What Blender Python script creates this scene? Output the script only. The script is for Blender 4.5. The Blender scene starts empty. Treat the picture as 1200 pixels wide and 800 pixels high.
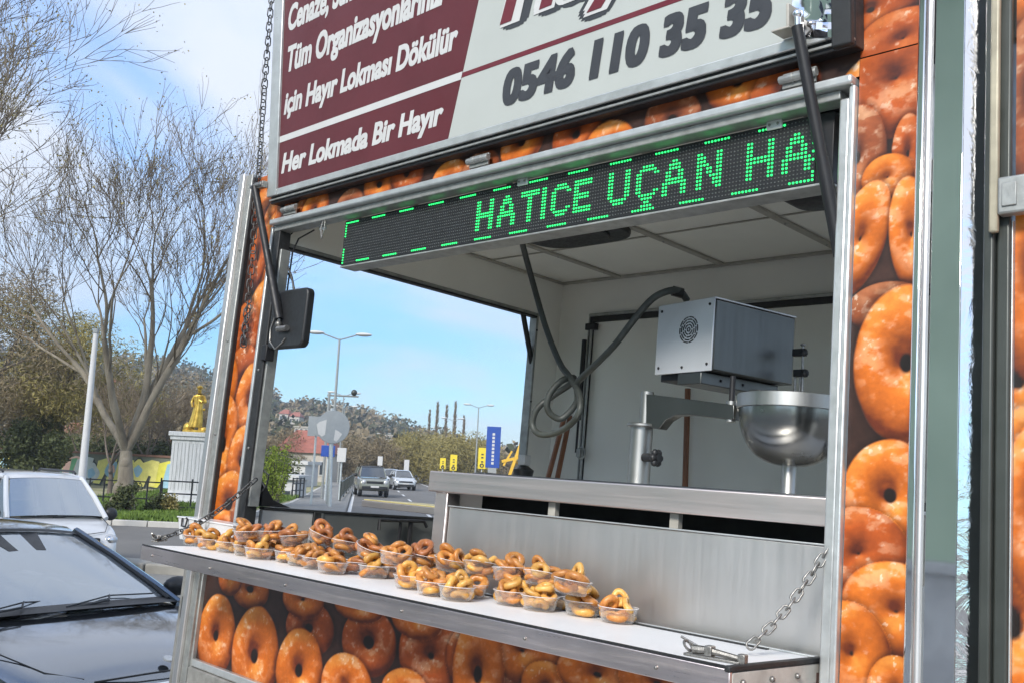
import bpy, math, random
import numpy as np
from mathutils import Vector, Matrix, Quaternion, noise
random.seed(7); RNG = np.random.default_rng(7)
SC = bpy.context.scene
COL = SC.collection
PI = math.pi

# ------------------------------------------------------------------ camera, sky, sun, exposure
FPX = 1147.85
RCAM = np.array([[0.71020744, 0.69862795, 0.08674322], [-0.04821442, 0.17119623, -0.98405651], [-0.70233949, 0.69470198, 0.15526878]])
MW = np.array([[9.98777506e-01, 4.94317139e-02, 0], [-6.37352830e-03, 1.28778393e-01, 9.91652915e-01], [4.90191032e-02, -9.90440625e-01, 1.28936017e-01]])
CAMP = np.array([0, 0, 1.62])
T3 = MW @ RCAM
TT = CAMP - T3 @ np.array([0, -2.1, 0])
TRAILER = Matrix([[*map(float, T3[i]), float(TT[i])] for i in range(3)] + [[0, 0, 0, 1]])
WORLD = Matrix.Identity(4)

cd = bpy.data.cameras.new('camera'); cam = bpy.data.objects.new('camera', cd); COL.objects.link(cam)
cm = MW @ np.diag([1, -1, -1])
cam.matrix_world = Matrix([[*map(float, cm[i]), float(CAMP[i])] for i in range(3)] + [[0, 0, 0, 1]])
cd.sensor_width = 36; cd.lens = FPX / 1200 * 36; cd.clip_start = .05; cd.clip_end = 6000
SC.camera = cam

SUN_EL, SUN_DIR = math.radians(34), (-.45, -.89)          # horizontal direction towards the sun
SUN_AZ = math.atan2(SUN_DIR[0], SUN_DIR[1])               # clockwise from +Y
SUN_STRENGTH, SKY_STRENGTH, EXPOSURE = 1.2, .14, 1.75
W = bpy.data.worlds.new('World'); SC.world = W; W.use_nodes = True
nt = W.node_tree; nt.nodes.clear()
def wn(t, **k):
    n = nt.nodes.new(t)
    for a, b in k.items(): setattr(n, a, b)
    return n
sky = wn('ShaderNodeTexSky', sky_type='NISHITA', sun_disc=False, sun_elevation=SUN_EL, sun_rotation=SUN_AZ)
sky.air_density = 1.0; sky.dust_density = .6; sky.ozone_density = 1.6
bg = wn('ShaderNodeBackground'); bg.inputs[1].default_value = SKY_STRENGTH
out = wn('ShaderNodeOutputWorld')
tc = wn('ShaderNodeTexCoord'); sep = wn('ShaderNodeSeparateXYZ'); nt.links.new(tc.outputs['Generated'], sep.inputs[0])
def wm(op, a, b=None, clamp=False):
    n = wn('ShaderNodeMath', operation=op); n.use_clamp = clamp
    for i, x in enumerate((a, b)):
        if x is None: continue
        if isinstance(x, (int, float)): n.inputs[i].default_value = x
        else: nt.links.new(x, n.inputs[i])
    return n.outputs[0]
zz = wm('ADD', wm('MAXIMUM', sep.outputs[2], 0.0), .16)
cmb = wn('ShaderNodeCombineXYZ')
nt.links.new(wm('DIVIDE', sep.outputs[0], zz), cmb.inputs[0]); nt.links.new(wm('DIVIDE', sep.outputs[1], zz), cmb.inputs[1])
def cloud(scale, off, lo, hi, detail=7, rough=.55, dist=.6):
    mp = wn('ShaderNodeMapping'); mp.inputs['Location'].default_value = off; mp.inputs['Scale'].default_value = (scale, scale * .62, 1)
    nt.links.new(cmb.outputs[0], mp.inputs[0])
    n = wn('ShaderNodeTexNoise'); n.inputs['Scale'].default_value = 1; n.inputs['Detail'].default_value = detail
    n.inputs['Roughness'].default_value = rough; n.inputs['Distortion'].default_value = dist
    nt.links.new(mp.outputs[0], n.inputs['Vector'])
    r = wn('ShaderNodeMapRange', interpolation_type='SMOOTHSTEP'); r.inputs[1].default_value = lo; r.inputs[2].default_value = hi
    nt.links.new(n.outputs[0], r.inputs[0]); return r.outputs[0]
c1 = cloud(.85, (3.1, 1.7, 0), .30, .56)
c2 = cloud(3.0, (7.7, 5.2, 0), .35, .85, 5)
c3 = cloud(.5, (1.1, 9.3, 0), .28, .52, 3)
cl = wm('MULTIPLY', wm('ADD', wm('MULTIPLY', c1, .75), wm('MULTIPLY', c2, .25)), c3, True)
# thinner cloud near the horizon
hz = wn('ShaderNodeMapRange', interpolation_type='SMOOTHSTEP'); hz.inputs[1].default_value = .02; hz.inputs[2].default_value = .30
hz.inputs[3].default_value = .80; hz.inputs[4].default_value = 1.25; nt.links.new(sep.outputs[2], hz.inputs[0])
cl = wm('MULTIPLY', cl, hz.outputs[0], True)
mixc = wn('ShaderNodeMixRGB'); mixc.inputs[2].default_value = (1.95, 2.1, 2.4, 1)
nt.links.new(cl, mixc.inputs[0])
hs = wn('ShaderNodeHueSaturation'); hs.inputs['Saturation'].default_value = 1.08; hs.inputs['Value'].default_value = .74
gr = wn('ShaderNodeValToRGB'); e = gr.color_ramp.elements
e[0].position = 0; e[0].color = (.27, .46, .62, 1); e[1].position = .9; e[1].color = (1, 1, 1, 1)
for p_, c_ in ((.12, (.28, .48, .66, 1)), (.3, (.60, .72, .85, 1)), (.5, (.85, .9, 1, 1))): q_ = e.new(p_); q_.color = c_
nt.links.new(sep.outputs[2], gr.inputs[0])
ml = wn('ShaderNodeMixRGB', blend_type='MULTIPLY'); ml.inputs[0].default_value = 1
nt.links.new(sky.outputs[0], hs.inputs['Color']); nt.links.new(hs.outputs[0], ml.inputs[1]); nt.links.new(gr.outputs[0], ml.inputs[2]); nt.links.new(ml.outputs[0], mixc.inputs[1])
nt.links.new(mixc.outputs[0], bg.inputs[0]); nt.links.new(bg.outputs[0], out.inputs[0])

sl = bpy.data.lights.new('sun', 'SUN'); sun = bpy.data.objects.new('sun', sl); COL.objects.link(sun)
sl.energy = SUN_STRENGTH; sl.angle = math.radians(14); sl.color = (1, .95, .87)
hd = Vector((SUN_DIR[0], SUN_DIR[1], 0)).normalized() * math.cos(SUN_EL) + Vector((0, 0, math.sin(SUN_EL)))
sun.rotation_euler = hd.to_track_quat('Z', 'Y').to_euler(); sun.location = (0, -20, 30)
SC.view_settings.view_transform = 'Standard'; SC.view_settings.look = 'None'
SC.view_settings.exposure = EXPOSURE; SC.view_settings.gamma = 1; SC.view_settings.use_curve_mapping = False
SC.cycles.max_bounces = 10; SC.cycles.transparent_max_bounces = 24; SC.cycles.caustics_reflective = False; SC.cycles.caustics_refractive = False

# ------------------------------------------------------------------ helpers
def tray(u, v): return RCAM.T @ np.array([(u - 600) / FPX, (v - 400) / FPX, 1.])
def TP(u, v, ax, val):                       # a point of the trailer frame on the plane axis = val
    d = tray(u, v); c = np.array([0, -2.1, 0.]); t = (val - c[ax]) / d[ax]; return c + t * d
def wray(u, v): return MW @ np.array([(u - 600) / FPX, (v - 400) / FPX, 1.])
def WD(u, v, d):
    r = wray(u, v); return CAMP + r * d / r[1]
def ground_h(y):
    def s(a, b, t): t = min(max((t - a) / (b - a), 0), 1); return t * t * (3 - 2 * t)
    return -.40 * s(1.2, 4.6, y) - .13 * s(7, 14, y)
def WG(u, v):
    r = wray(u, v); lo = 1.0
    d = 1.0
    while d < 2000:
        p = CAMP + r * d / r[1]
        if p[2] < ground_h(p[1]): return p
        d *= 1.002
    return p

ORG = {}
def tag(o, label=None, cat=None, group=None, kind=None):
    if label: o['label'] = label
    if cat: o['category'] = cat
    if group: o['group'] = group
    if kind: o['kind'] = kind
    return o
def thing(name, label, cat, loc=(0, 0, 0), S=TRAILER, group=None):
    o = bpy.data.objects.new(name, None); COL.objects.link(o); o.empty_display_size = .1
    o.matrix_world = S @ Matrix.Translation(Vector([float(x) for x in loc]))
    ORG[o.name] = (S, Vector([float(x) for x in loc]))
    return tag(o, label, cat, group)

class MB:
    def __init__(s): s.v = []; s.f = []
    def add(s, vs, fs):
        b = len(s.v); s.v += [tuple(map(float, q)) for q in vs]; s.f += [tuple(b + i for i in q) for q in fs]; return s
    def box(s, x0, x1, y0, y1, z0, z1):
        return s.add([(x0,y0,z0),(x1,y0,z0),(x1,y1,z0),(x0,y1,z0),(x0,y0,z1),(x1,y0,z1),(x1,y1,z1),(x0,y1,z1)],
                     [(0,3,2,1),(4,5,6,7),(0,1,5,4),(1,2,6,5),(2,3,7,6),(3,0,4,7)])
    def obox(s, c, a, b, d):                 # centre and three half vectors
        c, a, b, d = [np.array(q, float) for q in (c, a, b, d)]
        vs = [c + i*a + j*b + k*d for k in (-1,1) for (i,j) in ((-1,-1),(1,-1),(1,1),(-1,1))]
        return s.add(vs, [(0,3,2,1),(4,5,6,7),(0,1,5,4),(1,2,6,5),(2,3,7,6),(3,0,4,7)])
    def bar(s, p, q, w, h, up=(0,0,1)):
        p, q, up = np.array(p, float), np.array(q, float), np.array(up, float)
        d = q - p; L = np.linalg.norm(d); d = d / L
        a = np.cross(d, up); a /= np.linalg.norm(a); b = np.cross(a, d)
        return s.obox((p+q)/2, d*L/2, a*w/2, b*h/2)
    def tube(s, pts, r, n=8, closed=False, cap=True):
        pts = [Vector([float(c) for c in p]) for p in pts]; m = len(pts)
        rs = [r]*m if isinstance(r, (int, float)) else r
        ts = []
        for i in range(m):
            a = pts[(i-1) % m] if closed or i > 0 else pts[i]; b = pts[(i+1) % m] if closed or i < m-1 else pts[i]
            t = (b - a); ts.append(t.normalized() if t.length > 1e-9 else Vector((0,0,1)))
        n0 = ts[0].orthogonal().normalized(); vs = []
        for i in range(m):
            n0 = (n0 - ts[i]*n0.dot(ts[i])); n0 = n0.normalized() if n0.length > 1e-6 else ts[i].orthogonal().normalized()
            b = ts[i].cross(n0)
            for k in range(n):
                a = 2*PI*k/n; vs.append(pts[i] + (n0*math.cos(a) + b*math.sin(a))*rs[i])
        fs = []
        for i in range(m if closed else m-1):
            j = (i+1) % m
            for k in range(n): fs.append((i*n+k, i*n+(k+1) % n, j*n+(k+1) % n, j*n+k))
        if cap and not closed: fs += [tuple(reversed(range(n))), tuple((m-1)*n+k for k in range(n))]
        return s.add(vs, fs)
    def lathe(s, prof, n=32, M=None, cap=False):
        vs = []; fs = []
        for (r, z) in prof:
            for k in range(n):
                a = 2*PI*k/n; p = Vector((r*math.cos(a), r*math.sin(a), z)); vs.append(M @ p if M is not None else p)
        for i in range(len(prof)-1):
            for k in range(n): fs.append((i*n+k, i*n+(k+1) % n, (i+1)*n+(k+1) % n, (i+1)*n+k))
        if cap: fs += [tuple(reversed(range(n))), tuple((len(prof)-1)*n+k for k in range(n))]
        return s.add(vs, fs)
    def prism(s, poly, axis, a, b):          # polygon given in the two other axes, extruded from a to b
        o = []
        for w in (a, b):
            for (p, q) in poly: o.append({0:(w,p,q),1:(p,w,q),2:(p,q,w)}[axis])
        n = len(poly)
        return s.add(o, [tuple(range(n)), tuple(reversed(range(n, 2*n)))] + [(i, n+i, n+(i+1) % n, (i+1) % n) for i in range(n)])
    def ball(s, c, r, n=10, sc=(1,1,1)):
        prof = [(max(r*math.sin(PI*i/(n//2+1)), 1e-4), -r*math.cos(PI*i/(n//2+1))) for i in range(n//2+2)]
        return s.lathe(prof, n, Matrix.Translation(Vector(c)) @ Matrix.Diagonal((*sc, 1)))
    def torus(s, c, R, r, M=None, n=24, m=8):
        pts = []
        for i in range(n):
            a = 2*PI*i/n; p = Vector((R*math.cos(a), R*math.sin(a), 0)); pts.append((M @ p if M is not None else p) + Vector(c))
        return s.tube(pts, r, m, closed=True)
    def build(s, name, mat, parent=None, smooth=40, bevel=0, seg=2, S=TRAILER, xf=None, **tg):
        me = bpy.data.meshes.new(name)
        if parent is not None: S, o0 = ORG[parent.name]
        else:
            V = np.array(s.v); o0 = Vector(((V[:,0].min()+V[:,0].max())/2, (V[:,1].min()+V[:,1].max())/2, V[:,2].min()))
        me.from_pydata([(v[0]-o0.x, v[1]-o0.y, v[2]-o0.z) for v in s.v], [], s.f); me.update()
        if smooth:
            me.shade_smooth(); me.set_sharp_from_angle(angle=math.radians(smooth))
        for m in (mat if isinstance(mat, (list, tuple)) else [mat]): me.materials.append(m)
        o = bpy.data.objects.new(name, me); COL.objects.link(o)
        if parent is not None: o.parent = parent
        else: o.matrix_world = S @ Matrix.Translation(o0)
        ORG[o.name] = (S, o0)
        if bevel:
            b = o.modifiers.new('bevel', 'BEVEL'); b.width = bevel; b.segments = seg; b.limit_method = 'ANGLE'; b.angle_limit = math.radians(35)
            b.harden_normals = False
        return tag(o, **tg)
def copy_tree(o, parent=None):
    c = o.copy(); COL.objects.link(c); c.parent = parent
    for ch in o.children: copy_tree(ch, c)
    return c

# ------------------------------------------------------------------ materials
def srgb(*c):
    c = [x/255 for x in c]; return tuple(x/12.92 if x <= .04045 else ((x+.055)/1.055)**2.4 for x in c) + (1,)
class N:
    def __init__(s, name):
        s.m = bpy.data.materials.new(name); s.m.use_nodes = True; s.t = s.m.node_tree; s.b = s.t.nodes['Principled BSDF']
        s.tc = s.t.nodes.new('ShaderNodeTexCoord')
    def n(s, t, **k):
        x = s.t.nodes.new(t)
        for a, b in k.items(): setattr(x, a, b)
        return x
    def l(s, a, b): s.t.links.new(a, b)
    def noise(s, scale, detail=5, rough=.6, vec=(1,1,1), dist=0, coord='Object'):
        mp = s.n('ShaderNodeMapping'); mp.inputs['Scale'].default_value = vec; s.l(s.tc.outputs[coord], mp.inputs[0])
        x = s.n('ShaderNodeTexNoise'); x.inputs['Scale'].default_value = scale; x.inputs['Detail'].default_value = detail
        x.inputs['Roughness'].default_value = rough; x.inputs['Distortion'].default_value = dist; s.l(mp.outputs[0], x.inputs['Vector']); return x.outputs[0]
    def ramp(s, f, stops):
        r = s.n('ShaderNodeValToRGB'); e = r.color_ramp.elements
        while len(e) < len(stops): e.new(.5)
        for i, (p, c) in enumerate(stops): e[i].position = p; e[i].color = c if len(c) == 4 else (*c, 1)
        s.l(f, r.inputs[0]); return r.outputs[0]
    def rng(s, f, a, b, c, d):
        r = s.n('ShaderNodeMapRange'); 
        for i, x in enumerate((a,b,c,d)): r.inputs[i+1].default_value = x
        s.l(f, r.inputs[0]); return r.outputs[0]
    def mix(s, f, a, b, mode='MIX'):
        x = s.n('ShaderNodeMixRGB', blend_type=mode)
        for i, q in enumerate((f, a, b)):
            if isinstance(q, (int, float)): x.inputs[i].default_value = q
            elif isinstance(q, tuple): x.inputs[i].default_value = q
            else: s.l(q, x.inputs[i])
        return x.outputs[0]
    def bump(s, f, st, dist=.01):
        b = s.n('ShaderNodeBump'); b.inputs['Strength'].default_value = st; b.inputs['Distance'].default_value = dist; s.l(f, b.inputs['Height']); s.l(b.outputs[0], s.b.inputs['Normal'])
    def set(s, **k):
        for a, v in k.items():
            i = s.b.inputs[a.replace('_', ' ')]
            if hasattr(v, 'is_output') or isinstance(v, bpy.types.NodeSocket): s.l(v, i)
            else: i.default_value = v
        return s
def mul(c, k): return tuple(min(1, x*k) for x in c[:3]) + (1,)
def simple(name, col, rough=.5, metal=0, var=.18, scale=9, bump=0, bscale=120, vec=(1,1,1), coat=0, spec=.5, rvar=.12):
    n = N(name); f = n.noise(scale, 6, .6, vec)
    n.set(Base_Color=n.ramp(f, [(.3, mul(col, 1-var)), (.7, mul(col, 1+var))]), Metallic=metal, Coat_Weight=coat)
    n.b.inputs['Specular IOR Level'].default_value = spec
    f2 = n.noise(scale*2.3, 4, .7, vec); n.set(Roughness=n.rng(f2, .25, .75, max(.02, rough-rvar), min(1, rough+rvar)))
    if bump: n.bump(n.noise(bscale, 4, .6, vec), bump, .002)
    return n.m
M = {}
M['alu'] = simple('aluminium_profile', (.62,.64,.63,1), .38, .65, .12, 14, .15, 60)
M['alu_dull'] = simple('dull_aluminium', (.36,.37,.355,1), .5, .6, .22, 22, .2, 90)
M['rubber'] = simple('black_rubber', (.018,.019,.02,1), .55, 0, .3, 20, .2, 80)
M['black_metal'] = simple('black_painted_metal', (.012,.012,.014,1), .5, 0, .3, 12, .1, 60)
M['black_plastic'] = simple('black_plastic', (.016,.017,.019,1), .45, 0, .2, 30, .15, 300)
M['chain_steel'] = simple('worn_chain_steel', (.30,.29,.27,1), .42, .9, .35, 160, .3, 300)
M['dark_chain'] = simple('tarnished_chain_steel', (.10,.10,.10,1), .5, .8, .35, 160, .3, 300)
M['banner_white'] = simple('white_vinyl', (.44,.465,.44,1), .38, 0, .04, 3, .05, 8, spec=.4)
M['maroon'] = simple('maroon_vinyl', (.105,.022,.028,1), .40, 0, .10, 4, .05, 8, spec=.4)
M['ink_white'] = simple('white_print', (.55,.55,.54,1), .45, 0, .05, 10)
M['ink_grey'] = simple('charcoal_print', (.045,.048,.055,1), .42, 0, .1, 10)
M['ink_red'] = simple('dark_red_print', (.135,.02,.03,1), .42, 0, .1, 10)
M['panel_white'] = simple('interior_white_panel', (.86,.85,.79,1), .5, 0, .045, 2.5, .06, 25)
M['panel_grey'] = simple('interior_grey_panel', (.55,.54,.51,1), .5, 0, .08, 5, .05, 40)
M['panel_dark'] = simple('dark_grey_panel', (.12,.13,.127,1), .45, 0, .12, 5, .05, 40)
M['rib'] = simple('cream_rib_paint', (.40,.38,.335,1), .5, 0, .15, 14)
M['table_white'] = simple('white_table_laminate', (.84,.84,.83,1), .45, 0, .02, 5, spec=.3)
M['brown_film'] = None
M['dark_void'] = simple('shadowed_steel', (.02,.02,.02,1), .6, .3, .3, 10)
M['wood'] = simple('broom_handle_wood', (.23,.095,.045,1), .5, 0, .3, 30, .2, 60, (1,1,.1))
M['yellow_wood'] = simple('yellow_chopping_board', (.55,.47,.20,1), .5, 0, .15, 15)
M['hose'] = simple('grey_rubber_hose', (.060,.068,.062,1), .5, 0, .25, 25, .1, 80)
M['paint_frame'] = simple('weathered_grey_frame', (.29,.285,.265,1), .5, .35, .3, 16, .3, 60)
M['post_beige'] = simple('beige_painted_edge', (.42,.38,.28,1), .45, .2, .25, 8, .2, 50)
M['dark_post'] = simple('dark_grey_post', (.055,.062,.056,1), .38, .25, .2, 4)
def steel(name, base, r0, r1, streak=(2,2,40), bscale=1.0, bstr=.0, tint=None):
    n = N(name); f = n.noise(3, 8, .7, streak); g = n.noise(2.2, 3, .5, (1,1,1), .8)
    c = n.ramp(g, [(.3, mul(base, .82)), (.7, mul(tint or base, 1.1))])
    n.set(Base_Color=c, Metallic=.5 if name == 'pale_motor_plate' else 1.0, Roughness=n.rng(f, .3, .7, r0, r1))
    if bstr: n.bump(n.noise(bscale, 4, .55, (1,1,1), .3), bstr, .01)
    return n.m
M['steel'] = steel('brushed_stainless', (.82,.79,.765,1), .40, .48, (25,25,.6), 1.6, .05)
M['steel_band'] = steel('brushed_counter_edge', (.86,.81,.77,1), .38, .50, (.6,25,25), 2.0, .06, (.75,.65,.61,1))
M['film_steel'] = steel('stainless_with_peeling_film', (.74,.64,.60,1), .24, .46, (.8,20,20), 14, .18, (.80,.69,.67,1))
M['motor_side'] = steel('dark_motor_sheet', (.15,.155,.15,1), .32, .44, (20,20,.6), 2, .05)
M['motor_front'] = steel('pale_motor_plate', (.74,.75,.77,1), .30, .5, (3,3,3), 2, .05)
M['bowl'] = steel('polished_bowl_steel', (.28,.285,.27,1), .16, .30, (4,4,4), 3, .04)
M['machine_steel'] = steel('dull_machine_steel', (.42,.42,.40,1), .34, .48, (14,14,.6), 2, .05)
M['mirror'] = steel('mirror_polished_sheet', (.90,.91,.89,1), .02, .05, (4,4,4), 1.2, .012)
M['chrome'] = steel('polished_corner_strip', (.86,.86,.88,1), .03, .08, (4,4,4), 1, 0)
n = N('wrinkled_mirror_film'); f = n.noise(13, 5, .55, (1,1,1), 2.2); g = n.noise(2, 3, .5)
n.set(Base_Color=(.88,.88,.90,1), Metallic=1.0, Roughness=.07); n.bump(n.mix(.5, f, g), .26, .014); M['wrinkled'] = n.m
n = N('donut_print'); a = n.n('ShaderNodeVertexColor', layer_name='print'); f = n.noise(70, 5, .6)
c = n.mix(.18, a.outputs[0], n.ramp(f, [(.3, (.25,.25,.25,1)), (.7, (1,1,1,1))]), 'OVERLAY')
n.set(Base_Color=c, Roughness=.42, Coat_Weight=.08); n.bump(n.noise(3, 3), .05, .01); M['print'] = n.m
n = N('clear_plastic'); n.set(Base_Color=(.97,.97,.97,1), Roughness=.08, IOR=1.45)
tr = n.n('ShaderNodeBsdfTransparent'); tr.inputs[0].default_value = (.96,.955,.95,1); mx = n.n('ShaderNodeMixShader')
fr = n.n('ShaderNodeLayerWeight'); fr.inputs[0].default_value = .5
pw_ = n.n('ShaderNodeMath', operation='POWER'); n.l(fr.outputs[1], pw_.inputs[0]); pw_.inputs[1].default_value = 2.6; n.l(n.rng(pw_.outputs[0], 0, 1, .055, .55), mx.inputs[0]); n.l(tr.outputs[0], mx.inputs[1]); n.l(n.b.outputs[0], mx.inputs[2])
n.l(mx.outputs[0], n.t.nodes['Material Output'].inputs[0]); M['clear'] = n.m
n = N('milky_plastic'); n.set(Base_Color=(.82,.83,.84,1), Roughness=.25)
tr = n.n('ShaderNodeBsdfTransparent'); mx = n.n('ShaderNodeMixShader'); mx.inputs[0].default_value = .86
n.l(tr.outputs[0], mx.inputs[1]); n.l(n.b.outputs[0], mx.inputs[2]); n.l(mx.outputs[0], n.t.nodes['Material Output'].inputs[0]); M['milky'] = n.m
def dough(name, a, b, c):
    n = N(name); oi = n.n('ShaderNodeObjectInfo')
    f = n.noise(55, 6, .65); g = n.noise(260, 3, .6)
    col = n.ramp(f, [(.30, a), (.52, b), (.74, c)])
    hv = n.n('ShaderNodeHueSaturation'); n.l(col, hv.inputs['Color']); n.l(n.rng(oi.outputs['Random'], 0, 1, .72, 1.2), hv.inputs['Value'])
    n.set(Base_Color=hv.outputs[0], Roughness=.42, Coat_Weight=.16, Subsurface_Weight=.15)
    n.b.inputs['Coat Roughness'].default_value = .15; n.b.inputs['Subsurface Radius'].default_value = (.006,.003,.001); n.b.inputs['Subsurface Scale'].default_value = .5
    n.bump(n.mix(.5, f, g), .35, .003); return n.m
M['dough_gold'] = dough('golden_dough', (.52,.23,.045,1), (.70,.37,.08,1), (.80,.50,.16,1))
M['dough_orange'] = dough('orange_brown_dough', (.36,.12,.03,1), (.56,.23,.05,1), (.68,.34,.10,1))
M['dough_brown'] = dough('dark_brown_dough', (.24,.075,.025,1), (.40,.14,.045,1), (.52,.22,.08,1))
def emis(name, col, st):
    n = N(name); n.set(Base_Color=mul(col, .3), Emission_Color=col, Emission_Strength=st); return n.m
M['led_on'] = emis('lit_green_diode', (.03,1,.20,1), .62)
M['led_on'].node_tree.nodes['Principled BSDF'].inputs['Roughness'].default_value = .3
M['led_off'] = simple('unlit_diode', (.12,.13,.125,1), .25, 0, .2, 30)
M['led_board'] = simple('black_display_face', (.010,.011,.012,1), .5, 0, .2, 30)
# plants, ground
def bark(name, a, b, sc=2.5):
    n = N(name); f = n.noise(sc, 8, .7, (1,1,.35)); n.set(Base_Color=n.ramp(f, [(.3, a), (.7, b)]), Roughness=.9); n.bump(n.noise(sc*6, 5, .7, (1,1,.3)), .6, .03); return n.m
M['bark_grey'] = bark('plane_tree_bark', (.11,.09,.065,1), (.38,.33,.25,1), 1.6)
M['bark_dark'] = bark('dark_bark', (.07,.055,.045,1), (.19,.155,.125,1))
M['twig'] = simple('twig_bark', (.19,.145,.095,1), .9, 0, .3, .8)
M['twig_pale'] = simple('pale_twig_bark', (.26,.21,.15,1), .9, 0, .3, .8)
def leaf(name, a, b, c, sc=.6):
    n = N(name); f = n.noise(sc, 5, .7); g = n.noise(sc*9, 3, .6); col = n.ramp(n.mix(.45, f, g), [(.35, a), (.5, b), (.65, c)])
    n.set(Base_Color=col, Roughness=.65); n.b.inputs['Specular IOR Level'].default_value = .2; return n.m
M['leaf_olive'] = leaf('olive_spring_foliage', (.17,.145,.055,1), (.26,.22,.08,1), (.36,.31,.12,1), .35)
M['leaf_brown'] = leaf('brown_winter_foliage', (.15,.115,.07,1), (.22,.175,.105,1), (.30,.245,.15,1), .35)
M['leaf_dark'] = leaf('dark_evergreen_foliage', (.05,.065,.028,1), (.085,.10,.042,1), (.14,.15,.065,1), .5)
M['leaf_green'] = leaf('fresh_yellow_green_leaves', (.16,.24,.03,1), (.30,.38,.05,1), (.46,.50,.09,1), 5)
M['leaf_hill'] = leaf('hill_wood_foliage', (.035,.045,.022,1), (.065,.072,.035,1), (.12,.10,.055,1), .02)
M['grass'] = leaf('verge_grass', (.07,.12,.02,1), (.12,.19,.035,1), (.19,.26,.06,1), 1.2)
n = N('asphalt'); f = n.noise(.35, 6, .6); g = n.noise(60, 3, .7)
n.set(Base_Color=n.mix(.35, n.ramp(f, [(.35, (.105,.10,.094,1)), (.65, (.16,.152,.14,1))]), n.ramp(g, [(.3, (.05,.05,.05,1)), (.7, (.26,.25,.23,1))])), Roughness=.9); n.bump(g, .3, .004); M['asphalt'] = n.m
n = N('park_soil_and_thin_lawn'); f = n.noise(.30, 7, .65, (1,2.2,1)); g = n.noise(1.8, 5, .7, (.5,3,1))
n.set(Base_Color=n.ramp(n.mix(.5, f, g), [(.38, (.10,.14,.04,1)), (.47, (.24,.23,.11,1)), (.56, (.40,.36,.23,1)), (.66, (.30,.29,.15,1))]), Roughness=.95); M['lawn'] = n.m
M['concrete'] = simple('weathered_concrete', (.30,.285,.25,1), .85, 0, .25, 1.6, .4, 40)
M['pale_concrete'] = simple('pale_paving', (.48,.465,.43,1), .85, 0, .15, 1.2, .3, 30)
M['road_white'] = simple('white_road_paint', (.62,.62,.60,1), .7, 0, .12, 2)
M['paving'] = simple('grey_paving_slab', (.23,.225,.21,1), .85, 0, .2, 2.5, .3, 60)

# flat print of ring doughnuts, as colours stored on a fine grid
def vnoise(x, y, s, seed=0, octv=4):
    tot = np.zeros_like(x); amp = 1; nm = 0
    r = np.random.default_rng(seed)
    for o in range(octv):
        L = r.random((128, 128)); fx = x/s*2**o + 17.3*o; fy = y/s*2**o + 5.1*o
        ix = np.floor(fx).astype(int); iy = np.floor(fy).astype(int); tx = fx-ix; ty = fy-iy; tx = tx*tx*(3-2*tx); ty = ty*ty*(3-2*ty)
        g = lambda a, b: L[(iy+b) % 128, (ix+a) % 128]
        tot += amp*((g(0,0)*(1-tx)+g(1,0)*tx)*(1-ty)+(g(0,1)*(1-tx)+g(1,1)*tx)*ty); nm += amp; amp *= .5
    return tot/nm
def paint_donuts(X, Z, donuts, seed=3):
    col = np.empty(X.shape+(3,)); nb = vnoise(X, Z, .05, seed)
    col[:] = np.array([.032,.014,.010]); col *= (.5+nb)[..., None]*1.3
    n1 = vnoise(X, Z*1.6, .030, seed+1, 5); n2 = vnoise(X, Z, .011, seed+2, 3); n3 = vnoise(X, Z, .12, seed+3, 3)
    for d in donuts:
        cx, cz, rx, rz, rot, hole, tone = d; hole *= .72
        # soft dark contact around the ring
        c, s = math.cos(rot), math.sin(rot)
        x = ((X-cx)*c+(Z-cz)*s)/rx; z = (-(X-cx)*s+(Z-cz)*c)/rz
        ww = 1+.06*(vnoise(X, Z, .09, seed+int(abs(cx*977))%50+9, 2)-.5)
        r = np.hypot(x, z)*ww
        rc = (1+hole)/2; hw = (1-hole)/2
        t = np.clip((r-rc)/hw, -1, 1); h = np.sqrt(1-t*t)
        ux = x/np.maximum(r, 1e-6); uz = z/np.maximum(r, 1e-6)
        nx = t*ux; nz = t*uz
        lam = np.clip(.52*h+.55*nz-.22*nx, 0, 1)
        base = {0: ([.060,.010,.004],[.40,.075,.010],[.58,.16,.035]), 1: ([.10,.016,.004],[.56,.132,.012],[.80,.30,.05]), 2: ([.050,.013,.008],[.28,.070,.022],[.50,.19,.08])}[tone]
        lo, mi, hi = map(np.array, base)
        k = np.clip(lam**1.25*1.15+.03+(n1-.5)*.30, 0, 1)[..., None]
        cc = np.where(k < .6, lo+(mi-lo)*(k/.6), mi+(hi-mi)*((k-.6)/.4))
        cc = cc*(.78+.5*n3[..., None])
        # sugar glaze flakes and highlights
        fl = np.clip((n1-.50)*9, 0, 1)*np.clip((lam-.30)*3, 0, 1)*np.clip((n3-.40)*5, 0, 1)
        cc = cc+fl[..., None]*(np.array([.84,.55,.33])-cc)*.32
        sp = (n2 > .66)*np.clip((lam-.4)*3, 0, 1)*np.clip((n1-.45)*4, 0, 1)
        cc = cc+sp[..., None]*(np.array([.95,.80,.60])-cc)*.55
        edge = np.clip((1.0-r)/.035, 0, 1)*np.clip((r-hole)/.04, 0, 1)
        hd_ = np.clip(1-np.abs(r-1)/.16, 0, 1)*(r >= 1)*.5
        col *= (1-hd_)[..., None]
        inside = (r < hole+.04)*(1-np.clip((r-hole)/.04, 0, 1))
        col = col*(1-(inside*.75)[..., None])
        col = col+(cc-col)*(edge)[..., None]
    return np.clip(col, 0, 1)
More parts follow.
